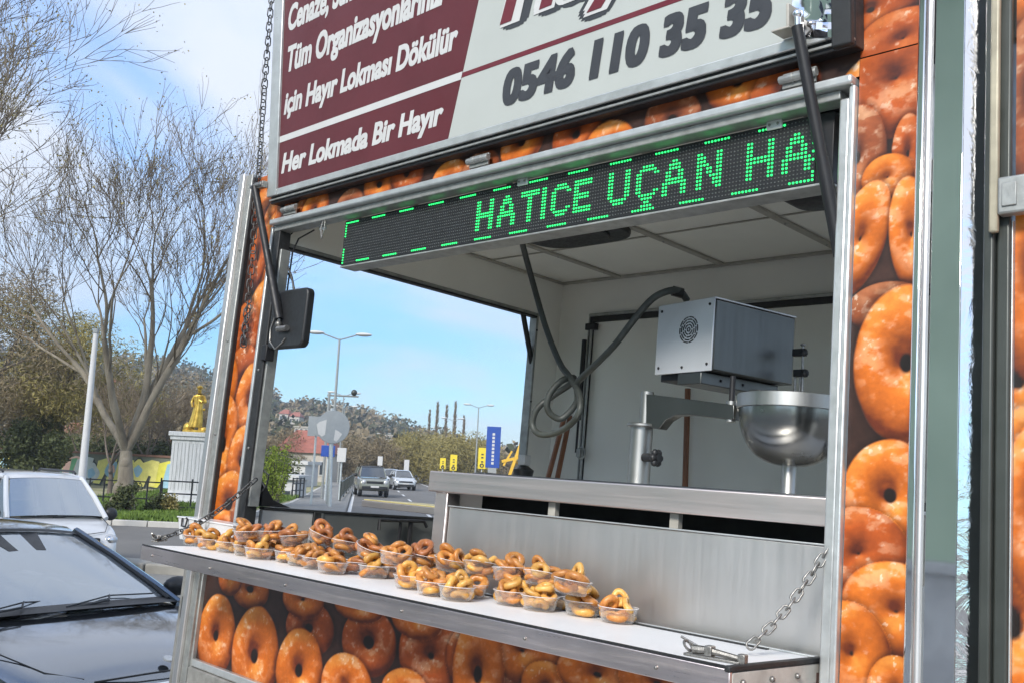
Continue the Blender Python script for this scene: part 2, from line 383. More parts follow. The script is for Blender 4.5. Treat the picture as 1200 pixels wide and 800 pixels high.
def print_panel(name, parent, poly_or_rect, y, donuts, step=.0035, seed=3, fn=None, **tg):
    x0, x1, z0, z1 = poly_or_rect
    nx = max(2, int((x1-x0)/step)); nz = max(2, int((z1-z0)/step))
    gx = np.linspace(x0, x1, nx+1); gz = np.linspace(z0, z1, nz+1); X, Z = np.meshgrid(gx, gz)
    C = paint_donuts(X, Z, donuts, seed)
    S, o0 = ORG[parent.name]
    P = np.stack([X-o0.x, np.full_like(X, y)-o0.y, Z-o0.z], -1).reshape(-1, 3)
    i = np.arange(nx)[None, :] + np.arange(nz)[:, None]*(nx+1)
    F = np.stack([i, i+1, i+nx+2, i+nx+1], -1).reshape(-1, 4)
    nv = len(P); b = [(x0,.008),(x1,.008)]
    # a thin backing closes the sheet so that it has thickness
    back = np.array([[x0,y+.004,z0],[x1,y+.004,z0],[x1,y+.004,z1],[x0,y+.004,z1]])-np.array(o0)
    me = bpy.data.meshes.new(name)
    me.from_pydata(np.vstack([P, back]).tolist(), [], F.tolist()+[[nv+3, nv+2, nv+1, nv]])
    at = me.color_attributes.new('print', 'FLOAT_COLOR', 'POINT')
    buf = np.ones((nv+4, 4), np.float32); buf[:nv, :3] = C.reshape(-1, 3); buf[nv:, :3] = .02; at.data.foreach_set('color', buf.ravel())
    me.materials.append(M['print']); o = bpy.data.objects.new(name, me); COL.objects.link(o); o.parent = parent; ORG[o.name] = (S, o0)
    return tag(o, **tg)
def px_donut(u, v, ru, rv, y, tone=1, hole=.22, rot=0):
    c = TP(u, v, 1, y); a = TP(u+ru, v, 1, y); b = TP(u, v+rv, 1, y)
    return (c[0], c[2], abs(a[0]-c[0]), abs(b[2]-c[2]), rot, hole, tone)

# text as flat raised print: mapped onto start/end points on a plane
def text_verts(s, bold=.02, shear=.0, ext=.0, sp=1.0):
    cu = bpy.data.curves.new('t', 'FONT'); cu.body = s; cu.size = 1; cu.offset = bold; cu.shear = shear; cu.extrude = ext; cu.resolution_u = 4
    cu.space_character = sp
    o = bpy.data.objects.new('t', cu); COL.objects.link(o); bpy.context.view_layer.update()
    me = o.to_mesh(); V = np.array([v.co[:] for v in me.vertices]); F = [tuple(p.vertices) for p in me.polygons]
    o.to_mesh_clear(); bpy.data.objects.remove(o); bpy.data.curves.remove(cu); return V, F
_h = text_verts('H', 0, 0)[0]; CAPH = _h[:,1].max()-_h[:,1].min()
def text_on(name, s, mat, parent, P0, P1, cap, nrm, up, bold=.02, shear=.2, **tg):
    """P0,P1: 3D start and end of the baseline; cap: cap height; up: unit up vector of the plane"""
    V0, F0 = text_verts(s, min(bold, .022), shear, 0, 1.0+max(0, bold-.05)*3.2 if bold < .1 else 1.0); V, F = [], []
    ex = max(0, bold-.018)
    for q_, (dx_, dy_) in enumerate([(0,0)]+([(ex*i_/2, ex*.5*j_/2) for i_ in (-2,-1,0,1,2) for j_ in (-2,0,2)] if bold < .09 else [(ex*math.cos(a_), ex*math.sin(a_)*.7) for a_ in [2*PI*k/16 for k in range(16)]]) if bold > .03 else ((0,0),)):
        k_0 = len(V)*0+sum(len(v_) for v_ in V); V.append(V0+np.array([dx_, dy_, q_*.02])); F += [tuple(i+k_0 for i in f_) for f_ in F0]
    V = np.vstack(V); P0, P1, nrm, up = [np.array(q, float) for q in (P0, P1, nrm, up)]
    w = V[:,0].max()-V[:,0].min(); V[:,0] -= V[:,0].min(); D = (P1-P0)/w
    Q = P0[None]+V[:,0:1]*D[None]+V[:,1:2]*(cap/CAPH)*up[None]
    m = MB(); k = len(Q); m.add(list(Q+nrm*(.0006+V[:,2:3]*.0015))+list(Q), F)
    # rim
    from collections import Counter
    e = Counter()
    for f in F:
        for i in range(len(f)): e[tuple(sorted((f[i], f[(i+1) % len(f)])))] += 1
    if bold <= .03: m.f += [(a, b, b+k, a+k) for (a, b), q in e.items() if q == 1]
    return m.build(name, mat, parent, smooth=0, **tg)

# ================================================================== FOOD TRAILER
XL, XR, ZC, YB = -3.57, -1.045, 1.176, 1.786          # left wall, right jamb, ceiling, back wall
ZTOP = 1.28
T = thing('food_trailer', 'fried dough food trailer wrapped in doughnut print with its serving hatch raised', 'food trailer', (-2.0, .9, -1.55))
def tb(name, mat, *boxes, bevel=.003, parent=None, **tg):
    m = MB()
    for b in boxes: m.box(*b)
    return m.build(name, mat, parent or T, bevel=bevel, **tg)
tb('roof', M['panel_white'], (-3.86, -.98, .06, YB+.05, ZC+.03, ZTOP))
tb('floor_panel', M['panel_white'], (-3.80, -.98, .05, YB, -1.12, -1.06))
tb('chassis', M['black_metal'], (-3.4, .3, .4, .5, -1.26, -1.13), (-3.4, .3, 1.3, 1.4, -1.26, -1.13))
tb('ceiling_panel', M['panel_white'], (XL, -.95, .045, YB, ZC, ZC+.025), bevel=0)
# ceiling ribs, seams
for x in (-3.17, -2.545, -1.95, -1.36):
    tb('ceiling_rib', M['rib'], (x-.017, x+.017, .07, YB-.005, ZC-.012, ZC-.001))
tb('ceiling_trim', M['rib'], (XL+.004, XR, YB-.018, YB-.002, ZC-.016, ZC-.0005))
for y in (.62, 1.22): tb('ceiling_seam', M['rib'], (XL+.004, XR, y, y+.012, ZC-.006, ZC-.0008))
tb('ceiling_trim', M['rib'], (XL+.001, XL+.016, .07, YB-.02, ZC-.014, ZC-.0007))
for x in (-3.17, -2.545, -1.95, -1.36):
    for y in (.2, .55, .9, 1.3, 1.65): m = MB(); m.ball((x, y, ZC-.013), .005, 6); m.build('rivet', M['alu_dull'], T)
# roof vent (dark) with rounded outline
m = MB(); pts = [(math.copysign(abs(math.cos(a))**.5, math.cos(a)), math.copysign(abs(math.sin(a))**.5, math.sin(a))) for a in [2*PI*i/28 for i in range(28)]]
m.prism([(-2.80+.27*p, .86+.29*q) for p, q in pts], 2, ZC-.035, ZC-.002); m.prism([(-2.80+.20*p, .86+.21*q) for p, q in pts], 2, ZC-.05, ZC-.036)
m.build('roof_vent', M['black_plastic'], T, bevel=.008)
# back wall and its door
tb('back_wall', M['panel_white'], (XL-.03, -.98, YB, YB+.04, -1.06, ZC+.03), bevel=0)
DX, DZ = -3.335, .972
tb('back_door', M['panel_white'], (DX+.022, -1.1, YB-.012, YB-.001, -1.0, DZ-.035), bevel=.002)
tb('door_channel', M['alu_dull'], (DX-.012, -1.05, YB-.022, YB-.003, DZ-.004, DZ+.012), (DX-.012, DX-.004, YB-.022, YB-.003, -1.0, DZ-.004))
tb('door_channel', M['rubber'], (DX-.004, -1.05, YB-.018, YB-.004, DZ-.034, DZ-.004), (DX-.004, DX+.022, YB-.018, YB-.004, -1.0, DZ-.034))
m = MB(); m.tube([(DX+.028, YB-.04, -.9), (DX+.028, YB-.04, DZ-.06)], .007, 8); m.build('lock_rod', M['alu_dull'], T)
m = MB(); m.tube([(DX-.005, YB-.05, .42), (DX-.005, YB-.05, .84)], .013, 10); m.tube([(DX-.005, YB-.05, .25), (DX-.005, YB-.05, .42)], .006, 8); m.build('door_gas_strut', M['black_metal'], T)
for z in (.25, -.1): m = MB(); m.torus((DX+.03, YB-.05, z), .028, .005, Matrix.Rotation(PI/2, 4, 'X')); m.box(DX+.005, DX+.03, YB-.06, YB-.03, z-.02, z+.02); m.build('lock_handle', M['alu_dull'], T)
m = MB(); m.box(DX-.01, DX+.06, YB-.05, YB-.02, DZ-.08, DZ-.045); m.build('door_hinge', M['black_metal'], T, bevel=.004)
# left side wall round its open hatch
tb('side_wall', M['panel_white'], (XL-.045, XL, .045, YB, .972, ZC+.03), (XL-.045, XL, 1.615, YB, -1.06, .972), bevel=0)
tb('side_opening_trim', M['alu_dull'], (XL-.05, XL+.003, .05, 1.62, .955, .9715), (XL-.05, XL+.003, 1.60, 1.6145, -.13, .955))
for z in (.88, .5, .2): m = MB(); m.ball((XL+.004, 1.606, z), .006, 6); m.build('rivet', M['black_metal'], T)
tb('side_opening_seal', M['rubber'], (XL-.03, XL+.006, .05, 1.60, .945, .9548), bevel=.002)
tb('lower_side_panel', M['panel_grey'], (XL-.03, XL, .09, .335, -1.05, -.142), bevel=.003)
tb('lower_side_panel', M['panel_dark'], (XL-.03, XL, .385, 1.61, -1.05, -.142), bevel=.003)
tb('panel_seal', M['rubber'], (XL-.034, XL+.008, .335, .372, -1.05, -.138), (XL-.034, XL+.005, .09, 1.61, -.1415, -.130), bevel=.002)
tb('panel_edge_strip', M['alu_dull'], (XL-.034, XL+.004, .373, .385, -1.05, -.139), bevel=.001)
m = MB(); m.prism([(.075, -.128), (.075, -.03), (.13, -.10), (.22, -.128)], 0, XL-.03, XL+.004); m.build('corner_gusset', M['black_metal'], T, bevel=.002)
# locking bars on the dark side panel
m = MB(); m.tube([(XL+.02, .80, -.98), (XL+.02, .80, -.15)], .008, 8); m.tube([(XL+.02, .86, -.98), (XL+.02, .86, -.15)], .012, 8)
m.build('lock_bar', M['black_metal'], T)
m = MB(); m.tube([(XL+.03, .67, -.20), (XL+.03, .67, -.155), (XL+.03, .93, -.150), (XL+.03, .95, -.175)], .008, 8); m.build('lock_handle', M['black_metal'], T)
# far jamb gas strut of the side hatch
a = TP(613, 366, 0, XL-.02); b = TP(629, 459, 0, XL-.02)
m = MB(); m.tube([(XL-.02, a[1], .955), b], .014, 10); m.build('side_gas_strut', M['black_metal'], T)
m = MB(); m.tube([b, (b[0], b[1]+.012, b[2]-.05)], .007, 8); m.ball((b[0], b[1]+.016, b[2]-.065), .013, 8); m.build('strut_end', M['chain_steel'], T)
tb('right_wall', M['panel_white'], (-1.02, -.985, .05, YB, -1.06, -.13), (-1.02, -.985, 1.62, YB, -.13, ZC+.03), (-1.02, -.985, .05, 1.62, .95, ZC+.03), bevel=0)  # unseen wall, its wide opening added to let light into the interior

# ---- front of the trailer
ZF1 = 1.02                                              # underside of the opening's top rail
tb('opening_frame_rail', M['alu'], (-3.60, -1.028, -.035, .04, ZF1+.012, ZF1+.036), bevel=.006)
tb('opening_frame_rail', M['alu_dull'], (-3.59, -1.066, -.012, .042, ZF1-.012, ZF1+.0115), bevel=.003)
tb('opening_frame_post', M['alu'], (-1.068, -1.040, -.012, .03, -1.0, ZF1-.0125), bevel=.006)
tb('opening_frame_post', M['alu'], (-1.0395, -1.024, -.022, .02, -1.0, ZF1+.0115), bevel=.004)
# left jamb: silver edge, dark channel, inner silver edge
tb('opening_frame_post', M['alu'], (-3.612, -3.596, -.016, .03, -.30, ZF1+.011), bevel=.003)
tb('jamb_channel', M['rubber'], (-3.5955, -3.545, -.010, .045, -.30, ZF1-.0125), bevel=.003)
tb('jamb_inner_edge', M['alu_dull'], (-3.5445, -3.532, .0, .045, -.13, .93), bevel=.002)
for z in (.86, .42, .1): m = MB(); m.ball((-3.572, -.012, z), .006, 6); m.build('rivet', M['chain_steel'], T)
# corner column on the far left
tb('corner_column', M['steel'], (-3.885, -3.845, -.045, .08, -1.10, 1.30), bevel=.004)
tb('corner_column', M['alu_dull'], (-3.8445, -3.80, -.030, .08, -1.10, 1.295), bevel=.004)
tb('corner_edge_strip', M['rubber'], (-3.7995, -3.792, -.022, .0, -.30, 1.28), bevel=.001)
for z in (.95, .55, .15): m = MB(); m.ball((-3.822, -.032, z), .006, 6); m.build('rivet', M['chain_steel'], T)
# donut prints
def rnd_donuts(x0, x1, z0, z1, s, seed):
    r = random.Random(seed); o = []
    z = z0-.05
    while z < z1+s:
        x = x0-.05+r.random()*s*.6
        while x < x1+s:
            o.append((x, z, s*r.uniform(.42,.6), s*r.uniform(.55,.85), r.uniform(-.35,.35), r.uniform(.16,.3), r.choice((0,1,1,2)))); x += s*r.uniform(.75,1.05)
        z += s*r.uniform(.75,1.0)
    r.shuffle(o); return o
YP = -.004
P = px_donut
left_d = [P(300,225,30,34,YP,1), P(330,255,22,30,YP,1), P(322,300,20,55,YP,1,.2,.1), P(303,300,10,40,YP,0,.2), P(312,375,26,52,YP,1,.2,.1), P(287,400,16,50,YP,0,.2,.1),
          P(284,450,22,48,YP,0,.18,.1), P(264,455,14,40,YP,1,.2), P(292,470,17,46,YP,1,.18), P(262,520,16,60,YP,1,.2,.1), P(283,540,17,44,YP,1,.2,.1), P(268,590,24,40,YP,1,.25), P(262,618,16,22,YP,1,.2), P(280,600,10,24,YP,2,.2)]
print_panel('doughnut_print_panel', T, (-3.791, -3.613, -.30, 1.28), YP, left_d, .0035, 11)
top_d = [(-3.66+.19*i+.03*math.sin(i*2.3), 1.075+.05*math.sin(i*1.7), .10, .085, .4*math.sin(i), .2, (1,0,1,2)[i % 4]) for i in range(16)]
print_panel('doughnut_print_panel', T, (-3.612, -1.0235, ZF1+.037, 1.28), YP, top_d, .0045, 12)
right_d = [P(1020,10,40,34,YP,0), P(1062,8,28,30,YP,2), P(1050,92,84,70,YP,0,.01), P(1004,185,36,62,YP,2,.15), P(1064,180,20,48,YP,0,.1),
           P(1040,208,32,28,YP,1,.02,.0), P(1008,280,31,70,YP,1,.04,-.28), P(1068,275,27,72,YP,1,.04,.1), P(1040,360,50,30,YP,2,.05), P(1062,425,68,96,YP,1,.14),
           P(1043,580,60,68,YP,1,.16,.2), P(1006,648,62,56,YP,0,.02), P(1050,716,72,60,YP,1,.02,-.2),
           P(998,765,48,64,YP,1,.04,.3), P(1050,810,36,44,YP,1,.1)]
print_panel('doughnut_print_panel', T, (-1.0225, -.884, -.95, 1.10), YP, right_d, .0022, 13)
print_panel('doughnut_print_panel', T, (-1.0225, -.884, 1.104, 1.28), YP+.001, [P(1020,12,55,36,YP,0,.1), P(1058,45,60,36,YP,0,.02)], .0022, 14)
YL = .0
low_d = [P(293,690,23,24,YL,1), P(355,702,26,24,YL,1,.1), P(420,712,30,17,YL,1,.1), P(488,724,32,26,YL,1,.1), P(270,676,15,22,YL,1,.1), P(362,735,30,34,YL,0,.2), P(432,752,34,42,YL,0,.25), P(505,768,42,50,YL,0,.1),
         P(253,744,23,52,YL,1,.16,.1), P(298,768,29,62,YL,1,.18,.12), P(350,785,29,52,YL,1,.2,.1), P(405,805,32,42,YL,1,.1), P(475,815,32,34,YL,1,.1), P(560,790,32,70,YL,1,.2,.1), P(540,770,18,36,YL,0,.1),
         P(612,762,48,40,YL,1,.05), P(640,805,32,32,YL,1,.1), P(700,790,52,34,YL,1,.12), P(680,770,20,36,YL,0,.1), P(770,800,50,34,YL,1,.1), P(830,812,50,34,YL,0,.1), P(585,812,30,22,YL,2), P(740,822,40,24,YL,2)]
low_d = [low_d[i] for i in (5,6,7,0,1,2,3,4,14,21,22,8,9,10,15,11,12,13,18,16,17,19,20)]
PX0 = TP(243, 670, 1, 0)[0]; LX0 = TP(218, 700, 1, 0)[0]; PZ0 = TP(228, 770, 1, 0)[2]
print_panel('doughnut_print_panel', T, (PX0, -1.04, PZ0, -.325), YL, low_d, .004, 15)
tb('lower_frame', M['paint_frame'], (LX0, PX0-.030, -.028, .05, -1.2, -.345), bevel=.004)
tb('lower_frame', M['alu_dull'], (PX0-.0295, PX0-.001, -.018, .04, -1.2, -.345), bevel=.004)
tb('lower_frame', M['alu'], (PX0-.001, -1.04, -.018, .03, PZ0-.03, PZ0-.0005), bevel=.004)
tb('lower_frame', M['paint_frame'], (PX0-.001, -1.04, -.03, .03, PZ0-.10, PZ0-.031), bevel=.004)
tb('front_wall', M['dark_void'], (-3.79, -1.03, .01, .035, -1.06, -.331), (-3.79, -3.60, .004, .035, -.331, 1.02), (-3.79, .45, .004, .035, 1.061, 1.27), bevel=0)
m = MB(); m.box(LX0+.03, LX0+.042, -.034, -.0285, -.62, -.53); m.build('slot_lock', M['black_metal'], T, bevel=.002)
# right of the serving opening: polished sheets that mirror the street, then the next printed leaf
tb('polished_panel', M['mirror'], (-.8835, -.862, -.012, .02, -1.06, 1.28), bevel=.006)
m = MB(); m.tube([(-.852, -.014, -1.06), (-.852, -.014, 1.28)], .008, 12); m.build('polished_bead', M['steel'], T)
tb('polished_panel', M['mirror'], (-.843, -.778, -.010, .02, -1.06, 1.28), bevel=.002)
m = MB(); c = np.array([-.754, -.010]); d = np.array([.78, .62])*.023
m.prism([tuple(c-d), tuple(c+d), (c[0]+d[0], .02), (c[0]-d[0], .02)], 2, -1.06, 1.28); m.build('corner_film_strip', M['wrinkled'], T)
tb('dark_column', M['dark_post'], (-.728, -.706, -.030, .02, -1.06, 1.28), (-.7055, -.678, -.018, .02, -1.06, 1.28), bevel=.005)
tb('column_edge', M['post_beige'], (-.712, -.694, -.046, -.031, .62, 1.28), bevel=.004)
m = MB(); m.box(-.694, -.63, -.05, -.02, .655, .735); m.build('latch_bracket', M['alu_dull'], T, bevel=.005)
m = MB(); m.box(-.684, -.655, -.054, -.0505, .67, .72); m.build('latch_plate', M['alu_dull'], T, bevel=.002)
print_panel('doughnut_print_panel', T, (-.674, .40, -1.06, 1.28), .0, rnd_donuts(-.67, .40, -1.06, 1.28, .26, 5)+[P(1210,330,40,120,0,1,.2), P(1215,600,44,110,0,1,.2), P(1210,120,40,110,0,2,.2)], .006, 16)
tb('leaf_edge', M['alu'], (-.6775, -.6745, -.012, .0, -1.06, .65), bevel=.001)
# hinges of the raised hatch
for u, v in ((340, 247), (562, 191), (938, 99)):
    p = TP(u, v, 1, -.03); m = MB(); m.tube([(p[0]-.055, -.035, 1.082), (p[0]+.045, -.035, 1.082)], .011, 10)
    for k in (-.02, .015): m.tube([(p[0]+k, -.035, 1.082), (p[0]+k+.004, -.035, 1.082)], .013, 10)
    m.box(p[0]-.05, p[0]+.04, -.030, -.022, 1.06, 1.10); m.build('hatch_hinge', M['alu_dull'], T, bevel=.001)
# wheels low under the body (out of the picture)
for x in (-2.6, -1.7):
    M_ = Matrix.Translation((x, .35, -1.22)) @ Matrix.Rotation(PI/2, 4, 'X')
    m = MB(); m.lathe([(.18,-.09),(.29,-.09),(.31,-.05),(.31,.05),(.29,.09),(.18,.09)], 28, M_, True); w_ = m.build('wheel', M['rubber'], T)

# ---- raised hatch with the printed banner
NRM = np.array([0, -1, -.1]); NRM = NRM/np.linalg.norm(NRM); UPV = np.array([0, -.1, 1]); UPV = UPV/np.linalg.norm(UPV)
FO = np.array([0, -.06, 1.13])                          # point of the hatch's front plane
def FPt(u, v, off=0):                                   # photograph ray onto the hatch plane -> (a, b)
    d = tray(u, v); c = np.array([0, -2.1, 0.]); o = FO+NRM*off; t = ((o-c)@NRM)/(d@NRM); p = c+t*d; return p[0], (p-o)@UPV
def F3(a, b, off=0): return np.array([a, 0, 0])+FO+UPV*b+NRM*off
def fbox(mb, a0, a1, b0, b1, o0, o1):
    c = F3((a0+a1)/2, (b0+b1)/2, (o0+o1)/2); return mb.obox(c, (abs(a1-a0)/2, 0, 0), UPV*abs(b1-b0)/2, NRM*abs(o1-o0)/2)
AL, AR, BB, BT = FPt(314, 228)[0], FPt(1000, 60)[0], -.015, 1.20
H = M; hatch_m = MB(); fbox(hatch_m, AL+.004, AR, BB, BT, -.06, -.012)
HA = hatch_m.build('raised_hatch', M['black_metal'], T, bevel=.003)
ah, bh = FPt(325, 221)                                   # lower left corner of the sheet
aw, _ = FPt(968, 60)
m = MB(); fbox(m, ah-.002, aw, bh, BT-.03, -.012, -.004); m.build('banner_sheet', M['banner_white'], HA)
a1, b1 = FPt(523, 168); a2, b2 = FPt(560, 0); sl_ = (a2-a1)/(b2-b1); top = BT-.03
at = lambda b: a1+sl_*(b-b1)
def fpoly(mb, poly, o0, o1):
    n = len(poly); vs = [F3(a, b, o1) for a, b in poly]+[F3(a, b, o0) for a, b in poly]
    return mb.add(vs, [tuple(range(n)), tuple(reversed(range(n, 2*n)))]+[(i, n+i, n+(i+1) % n, (i+1) % n) for i in range(n)])
m = MB(); fpoly(m, [(ah, bh), (at(bh), bh), (at(top), top), (ah, top)], -.004, -.0028); m.build('maroon_print', M['maroon'], HA, smooth=0)
ls, le = FPt(317, 168), FPt(541, 88)
bs = (ls[1]+le[1])/2
m = MB(); fpoly(m, [(ah, bs-.013), (at(bs-.013), bs-.013), (at(bs+.013), bs+.013), (ah, bs+.013)], -.0026, -.0018); m.build('printed_line', M['ink_white'], HA, smooth=0)
rs_, re_ = FPt(541, 88), FPt(785, 0); br = (rs_[1]+re_[1])/2
m = MB(); fpoly(m, [(at(br-.010), br-.010), (aw-.03, br-.010), (aw-.03, br+.006), (at(br+.006), br+.006)], -.004, -.0030); m.build('printed_line', M['ink_red'], HA, smooth=0)
m = MB(); fbox(m, AL, ah-.002, bh-.028, BT, -.012, .006); fbox(m, ah-.002, aw, bh-.028, bh-.0005, -.012, .002); fbox(m, aw+.0005, aw+.030, bh-.028, BT, -.012, .004)
m.build('hatch_edge_profile', M['alu'], HA, bevel=.003)
m = MB(); fbox(m, AL+.004, AR, BB+.012, BB+.018, -.012, -.004); m.build('hatch_seal', M['alu_dull'], HA)
m = MB(); fbox(m, AR-.05, AR, BB, BT, -.012, .012); m.build('hatch_seal', M['rubber'], HA, bevel=.004)
def row(s, u0, v0, u1, cap_px, mat, name='printed_lettering', bold=.043, shear=.22, off=-.0028, wof=None):
    a0, b0 = FPt(u0, v0); aa, bb = FPt(u0, v0-cap_px); cap = bb-b0
    ray_b = b0
    # end: walk along the row until the photograph column u1
    lo, hi = a0, a0+3
    for _ in range(40):
        mid = (lo+hi)/2; p = F3(mid, b0); q = RCAM @ (p-np.array([0,-2.1,0])); u = 600+FPX*q[0]/q[2]
        if u < u1: lo = mid
        else: hi = mid
    return text_on(name, s, mat, HA, F3(a0, b0, off), F3(lo, b0, off), cap, NRM, UPV, bold, shear)
row('Her Lokmada Bir Hayır', 329, 203, 519, 21, M['ink_white'])
row('için Hayır Lokması Dökülür', 332, 134, 536, 23, M['ink_white'])
row('Tüm Organizasyonlarınız', 336, 84, 520, 27, M['ink_white'])
row('Cenaze, Sünnet, Mevlit', 337, 36, 492, 27, M['ink_white'])
row('0546 110 35 35', 588, 123, 908, 36, M['ink_grey'], bold=.068, shear=.2)
# lower edge of the brush-script word mark: dark outline, red body, white strokes
a0, b0 = FPt(583, 32); k0 = b0+.01
for mat, bo, off, nm in ((M['ink_grey'], .145, -.0038, 'logo_outline'), (M['ink_white'], .088, -.0022, 'logo_lettering'), (M['ink_red'], .026, -.0006, 'logo_lettering')):
    text_on(nm, 'Hayır', mat, HA, F3(a0+.01, k0, off), F3(a0+.85, k0, off), .20, NRM, UPV, bo, .3)
# crumpled silver tape at the right corner
m = MB(); r = random.Random(4)
g = [[F3(*(lambda c: (c[0], c[1]))((FPt(930+i*7, 0+j*9))), .001+r.random()*.010) for i in range(8)] for j in range(6)]
vs = [p for row_ in g for p in row_]; m.add(vs, [(j*8+i, j*8+i+1, j*8+i+9, j*8+i+8) for j in range(5) for i in range(7)])
m.build('crumpled_tape', M['chrome'], HA, smooth=20)
# strut bracket and ball
p = F3(*FPt(937, 26), 0); m = MB()
m.obox(p+NRM*.03, (.004,0,0), UPV*.028, NRM*.03); m.obox(p+NRM*.03-UPV*.03+np.array([-.02,0,0]), (.024,0,0), UPV*.003, NRM*.03)
m.build('strut_bracket', M['rib'], HA, bevel=.002)
q0 = p+NRM*.045+np.array([.018,0,0]); m = MB(); m.ball(q0, .013, 12); m.tube([q0, q0-UPV*.03], .009, 10); m.build('ball_joint', M['chrome'], HA)
qe = np.array(TP(985, 300, 1, .02)); qs = q0-UPV*.03; qm = qs+(qe-qs)*.58
m = MB(); m.tube([qs, qm], .0145, 12); m.tube([qm, qs+(qe-qs)*.60], .0165, 12); m.tube([qs+(qe-qs)*.60, qe], .0170, 12); m.build('hatch_gas_strut', M['black_metal'], T)
# left strut
p = F3(*FPt(306, 220), 0); m = MB(); m.obox(p+NRM*.02+np.array([.03,0,0]), (.035,0,0), UPV*.014, NRM*.012); m.tube([p+NRM*.03+np.array([-.03,0,0]), p+NRM*.03+np.array([.06,0,0])], .009, 8)
m.build('strut_bracket', M['chain_steel'], HA, bevel=.002)
qs = p+NRM*.03; qe = np.array(TP(327, 374, 1, -.03)); m = MB(); m.tube([qs, qs+(qe-qs)*.62], .015, 10); m.tube([qs+(qe-qs)*.62, qe], .019, 10); m.build('hatch_gas_strut', M['black_metal'], T)
m = MB(); m.ball(qe+np.array([0,0,-.02]), .014, 8); m.tube([qe, qe+np.array([.0,0,-.05])], .008, 8); m.tube([qe+np.array([0,0,-.04]), qe+np.array([.07,0,-.04])], .012, 8); m.build('strut_end', M['chain_steel'], T)
# small hooks, wires inside the frame
m = MB(); p = TP(380, 252, 1, -.005); m.tube([(p[0], p[1], ZF1-.005), (p[0]-.012, p[1], ZF1-.04), (p[0], p[1], ZF1-.085), (p[0]+.014, p[1], ZF1-.05), (p[0]+.012, p[1], ZF1-.005)], .003, 6); m.build('wire_hook', M['chain_steel'], T)
for pts in ([(352,262),(340,276),(337,292),(334,330),(331,350)], [(368,270),(350,280),(343,295),(338,330),(336,345)], [(333,300),(336,318),(343,330),(344,342)]):
    m = MB(); m.tube([TP(u, v, 1, .06) for u, v in pts], .0035, 6); m.build('loose_wire', M['black_plastic'], T)
m = MB(); m.tube([TP(u, v, 1, .05) for u, v in ((311,572),(305,560),(308,550),(315,556),(312,570),(300,582),(296,560))], .0035, 6); m.build('loose_wire', M['black_plastic'], T)
m = MB(); m.tube([TP(u, v, 1, -.02) for u, v in ((322,372),(317,385),(316,400),(322,409),(330,402),(334,396))], .003, 6); m.build('loose_wire', M['chain_steel'], T)

# ---- LED scrolling sign
LX_, LR_, LZ0, LZ1, LY = -3.135, -1.150, .828, .998, .035
LED = thing('led_sign', 'long black dot display spelling green running letters under the frame rail', 'led sign', ((LX_+LR_)/2, LY+.03, LZ0))
m = MB(); m.box(LX_-.006, LR_+.045, LY+.004, LY+.07, LZ0-.006, LZ1+.006); m.build('housing', M['black_metal'], LED, bevel=.002)
m = MB(); m.box(LX_-.004, LR_+.0, LY-.001, LY+.0035, LZ0-.004, LZ1+.004); m.build('display_face', M['led_board'], LED)
m = MB(); m.box(LX_-.006, LR_+.045, LY-.003, LY+.07, LZ0-.0125, LZ0-.0065); m.build('bottom_edge', M['alu_dull'], LED, bevel=.001)
GL = {'H': ['11....11']*4+['11111111']*2+['11....11']*4, 'A': ['...11...','..1111..','..1111..','.11..11.','.11..11.','.111111.','11111111','11....11','11....11','11....11'],
      'T': ['11111111','11111111']+['...11...']*8, 'I': ['11']*10, 'C': ['..1111..','.111111.','11....11','11......','11......','11......','11......','11....11','.111111.','..1111..'],
      'E': ['1111111','1111111','11.....','11.....','111111.','111111.','11.....','11.....','1111111','1111111'], 'U': ['11....11']*8+['.111111.','..1111..'],
      'N': ['11....11','111...11','111...11','1111..11','11.11.11','11.11.11','11..1111','11...111','11...111','11....11']}
PC, PR = (LR_-LX_)/192, (LZ1-LZ0)/16
on = np.zeros((16, 192), bool)
def put(ch, c, r0=3):
    for r, s_ in enumerate(GL[ch]):
        for k, q in enumerate(s_):
            if q == '1' and 0 <= c+k < 192: on[r0+r, c+k] = True
colx = lambda u: int(round((TP(u, 312-(u-412)*.179-25, 1, LY)[0]-LX_)/PC))
for ch, u in (('H',558),('A',583),('T',608),('I',634),('C',645),('E',671),('U',712),('C',744),('A',776),('N',815),('H',874),('A',916)):
    put(ch, colx(u))
c = colx(744); on[13, c+3:c+5] = True; on[14, c+2:c+6] = True
on[:, 191] |= np.array([1,1,1,1,1,1,1,0,1,0,1,0,0,1,1,1], bool)
for k in range(0, 192, 16): on[0, k:k+8] = True; on[15, (k+9):(k+17)] = True
for r in list(range(0,6))+[10,11,12,13,14,15]: on[r, 0] = True
for name, flag, mat, rad in (('lit_diodes', True, M['led_on'], .0036), ('unlit_diodes', False, M['led_off'], .0024)):
    m = MB()
    for r_ in range(16):
        for c_ in range(192):
            if on[r_, c_] != flag: continue
            x = LX_+(c_+.5)*PC; z = LZ1-(r_+.5)*PR; n_ = 6
            vs = [(x+rad*math.cos(2*PI*k/n_), LY-.0012, z+rad*math.sin(2*PI*k/n_)) for k in range(n_)]+[(x+rad*.55*math.cos(2*PI*k/n_), LY-.0012-rad*.8, z+rad*.55*math.sin(2*PI*k/n_)) for k in range(n_)]
            m.add(vs, [(k, (k+1) % n_, n_+(k+1) % n_, n_+k) for k in range(n_)]+[tuple(range(n_, 2*n_))])
    m.build(name, mat, LED, kind='stuff')
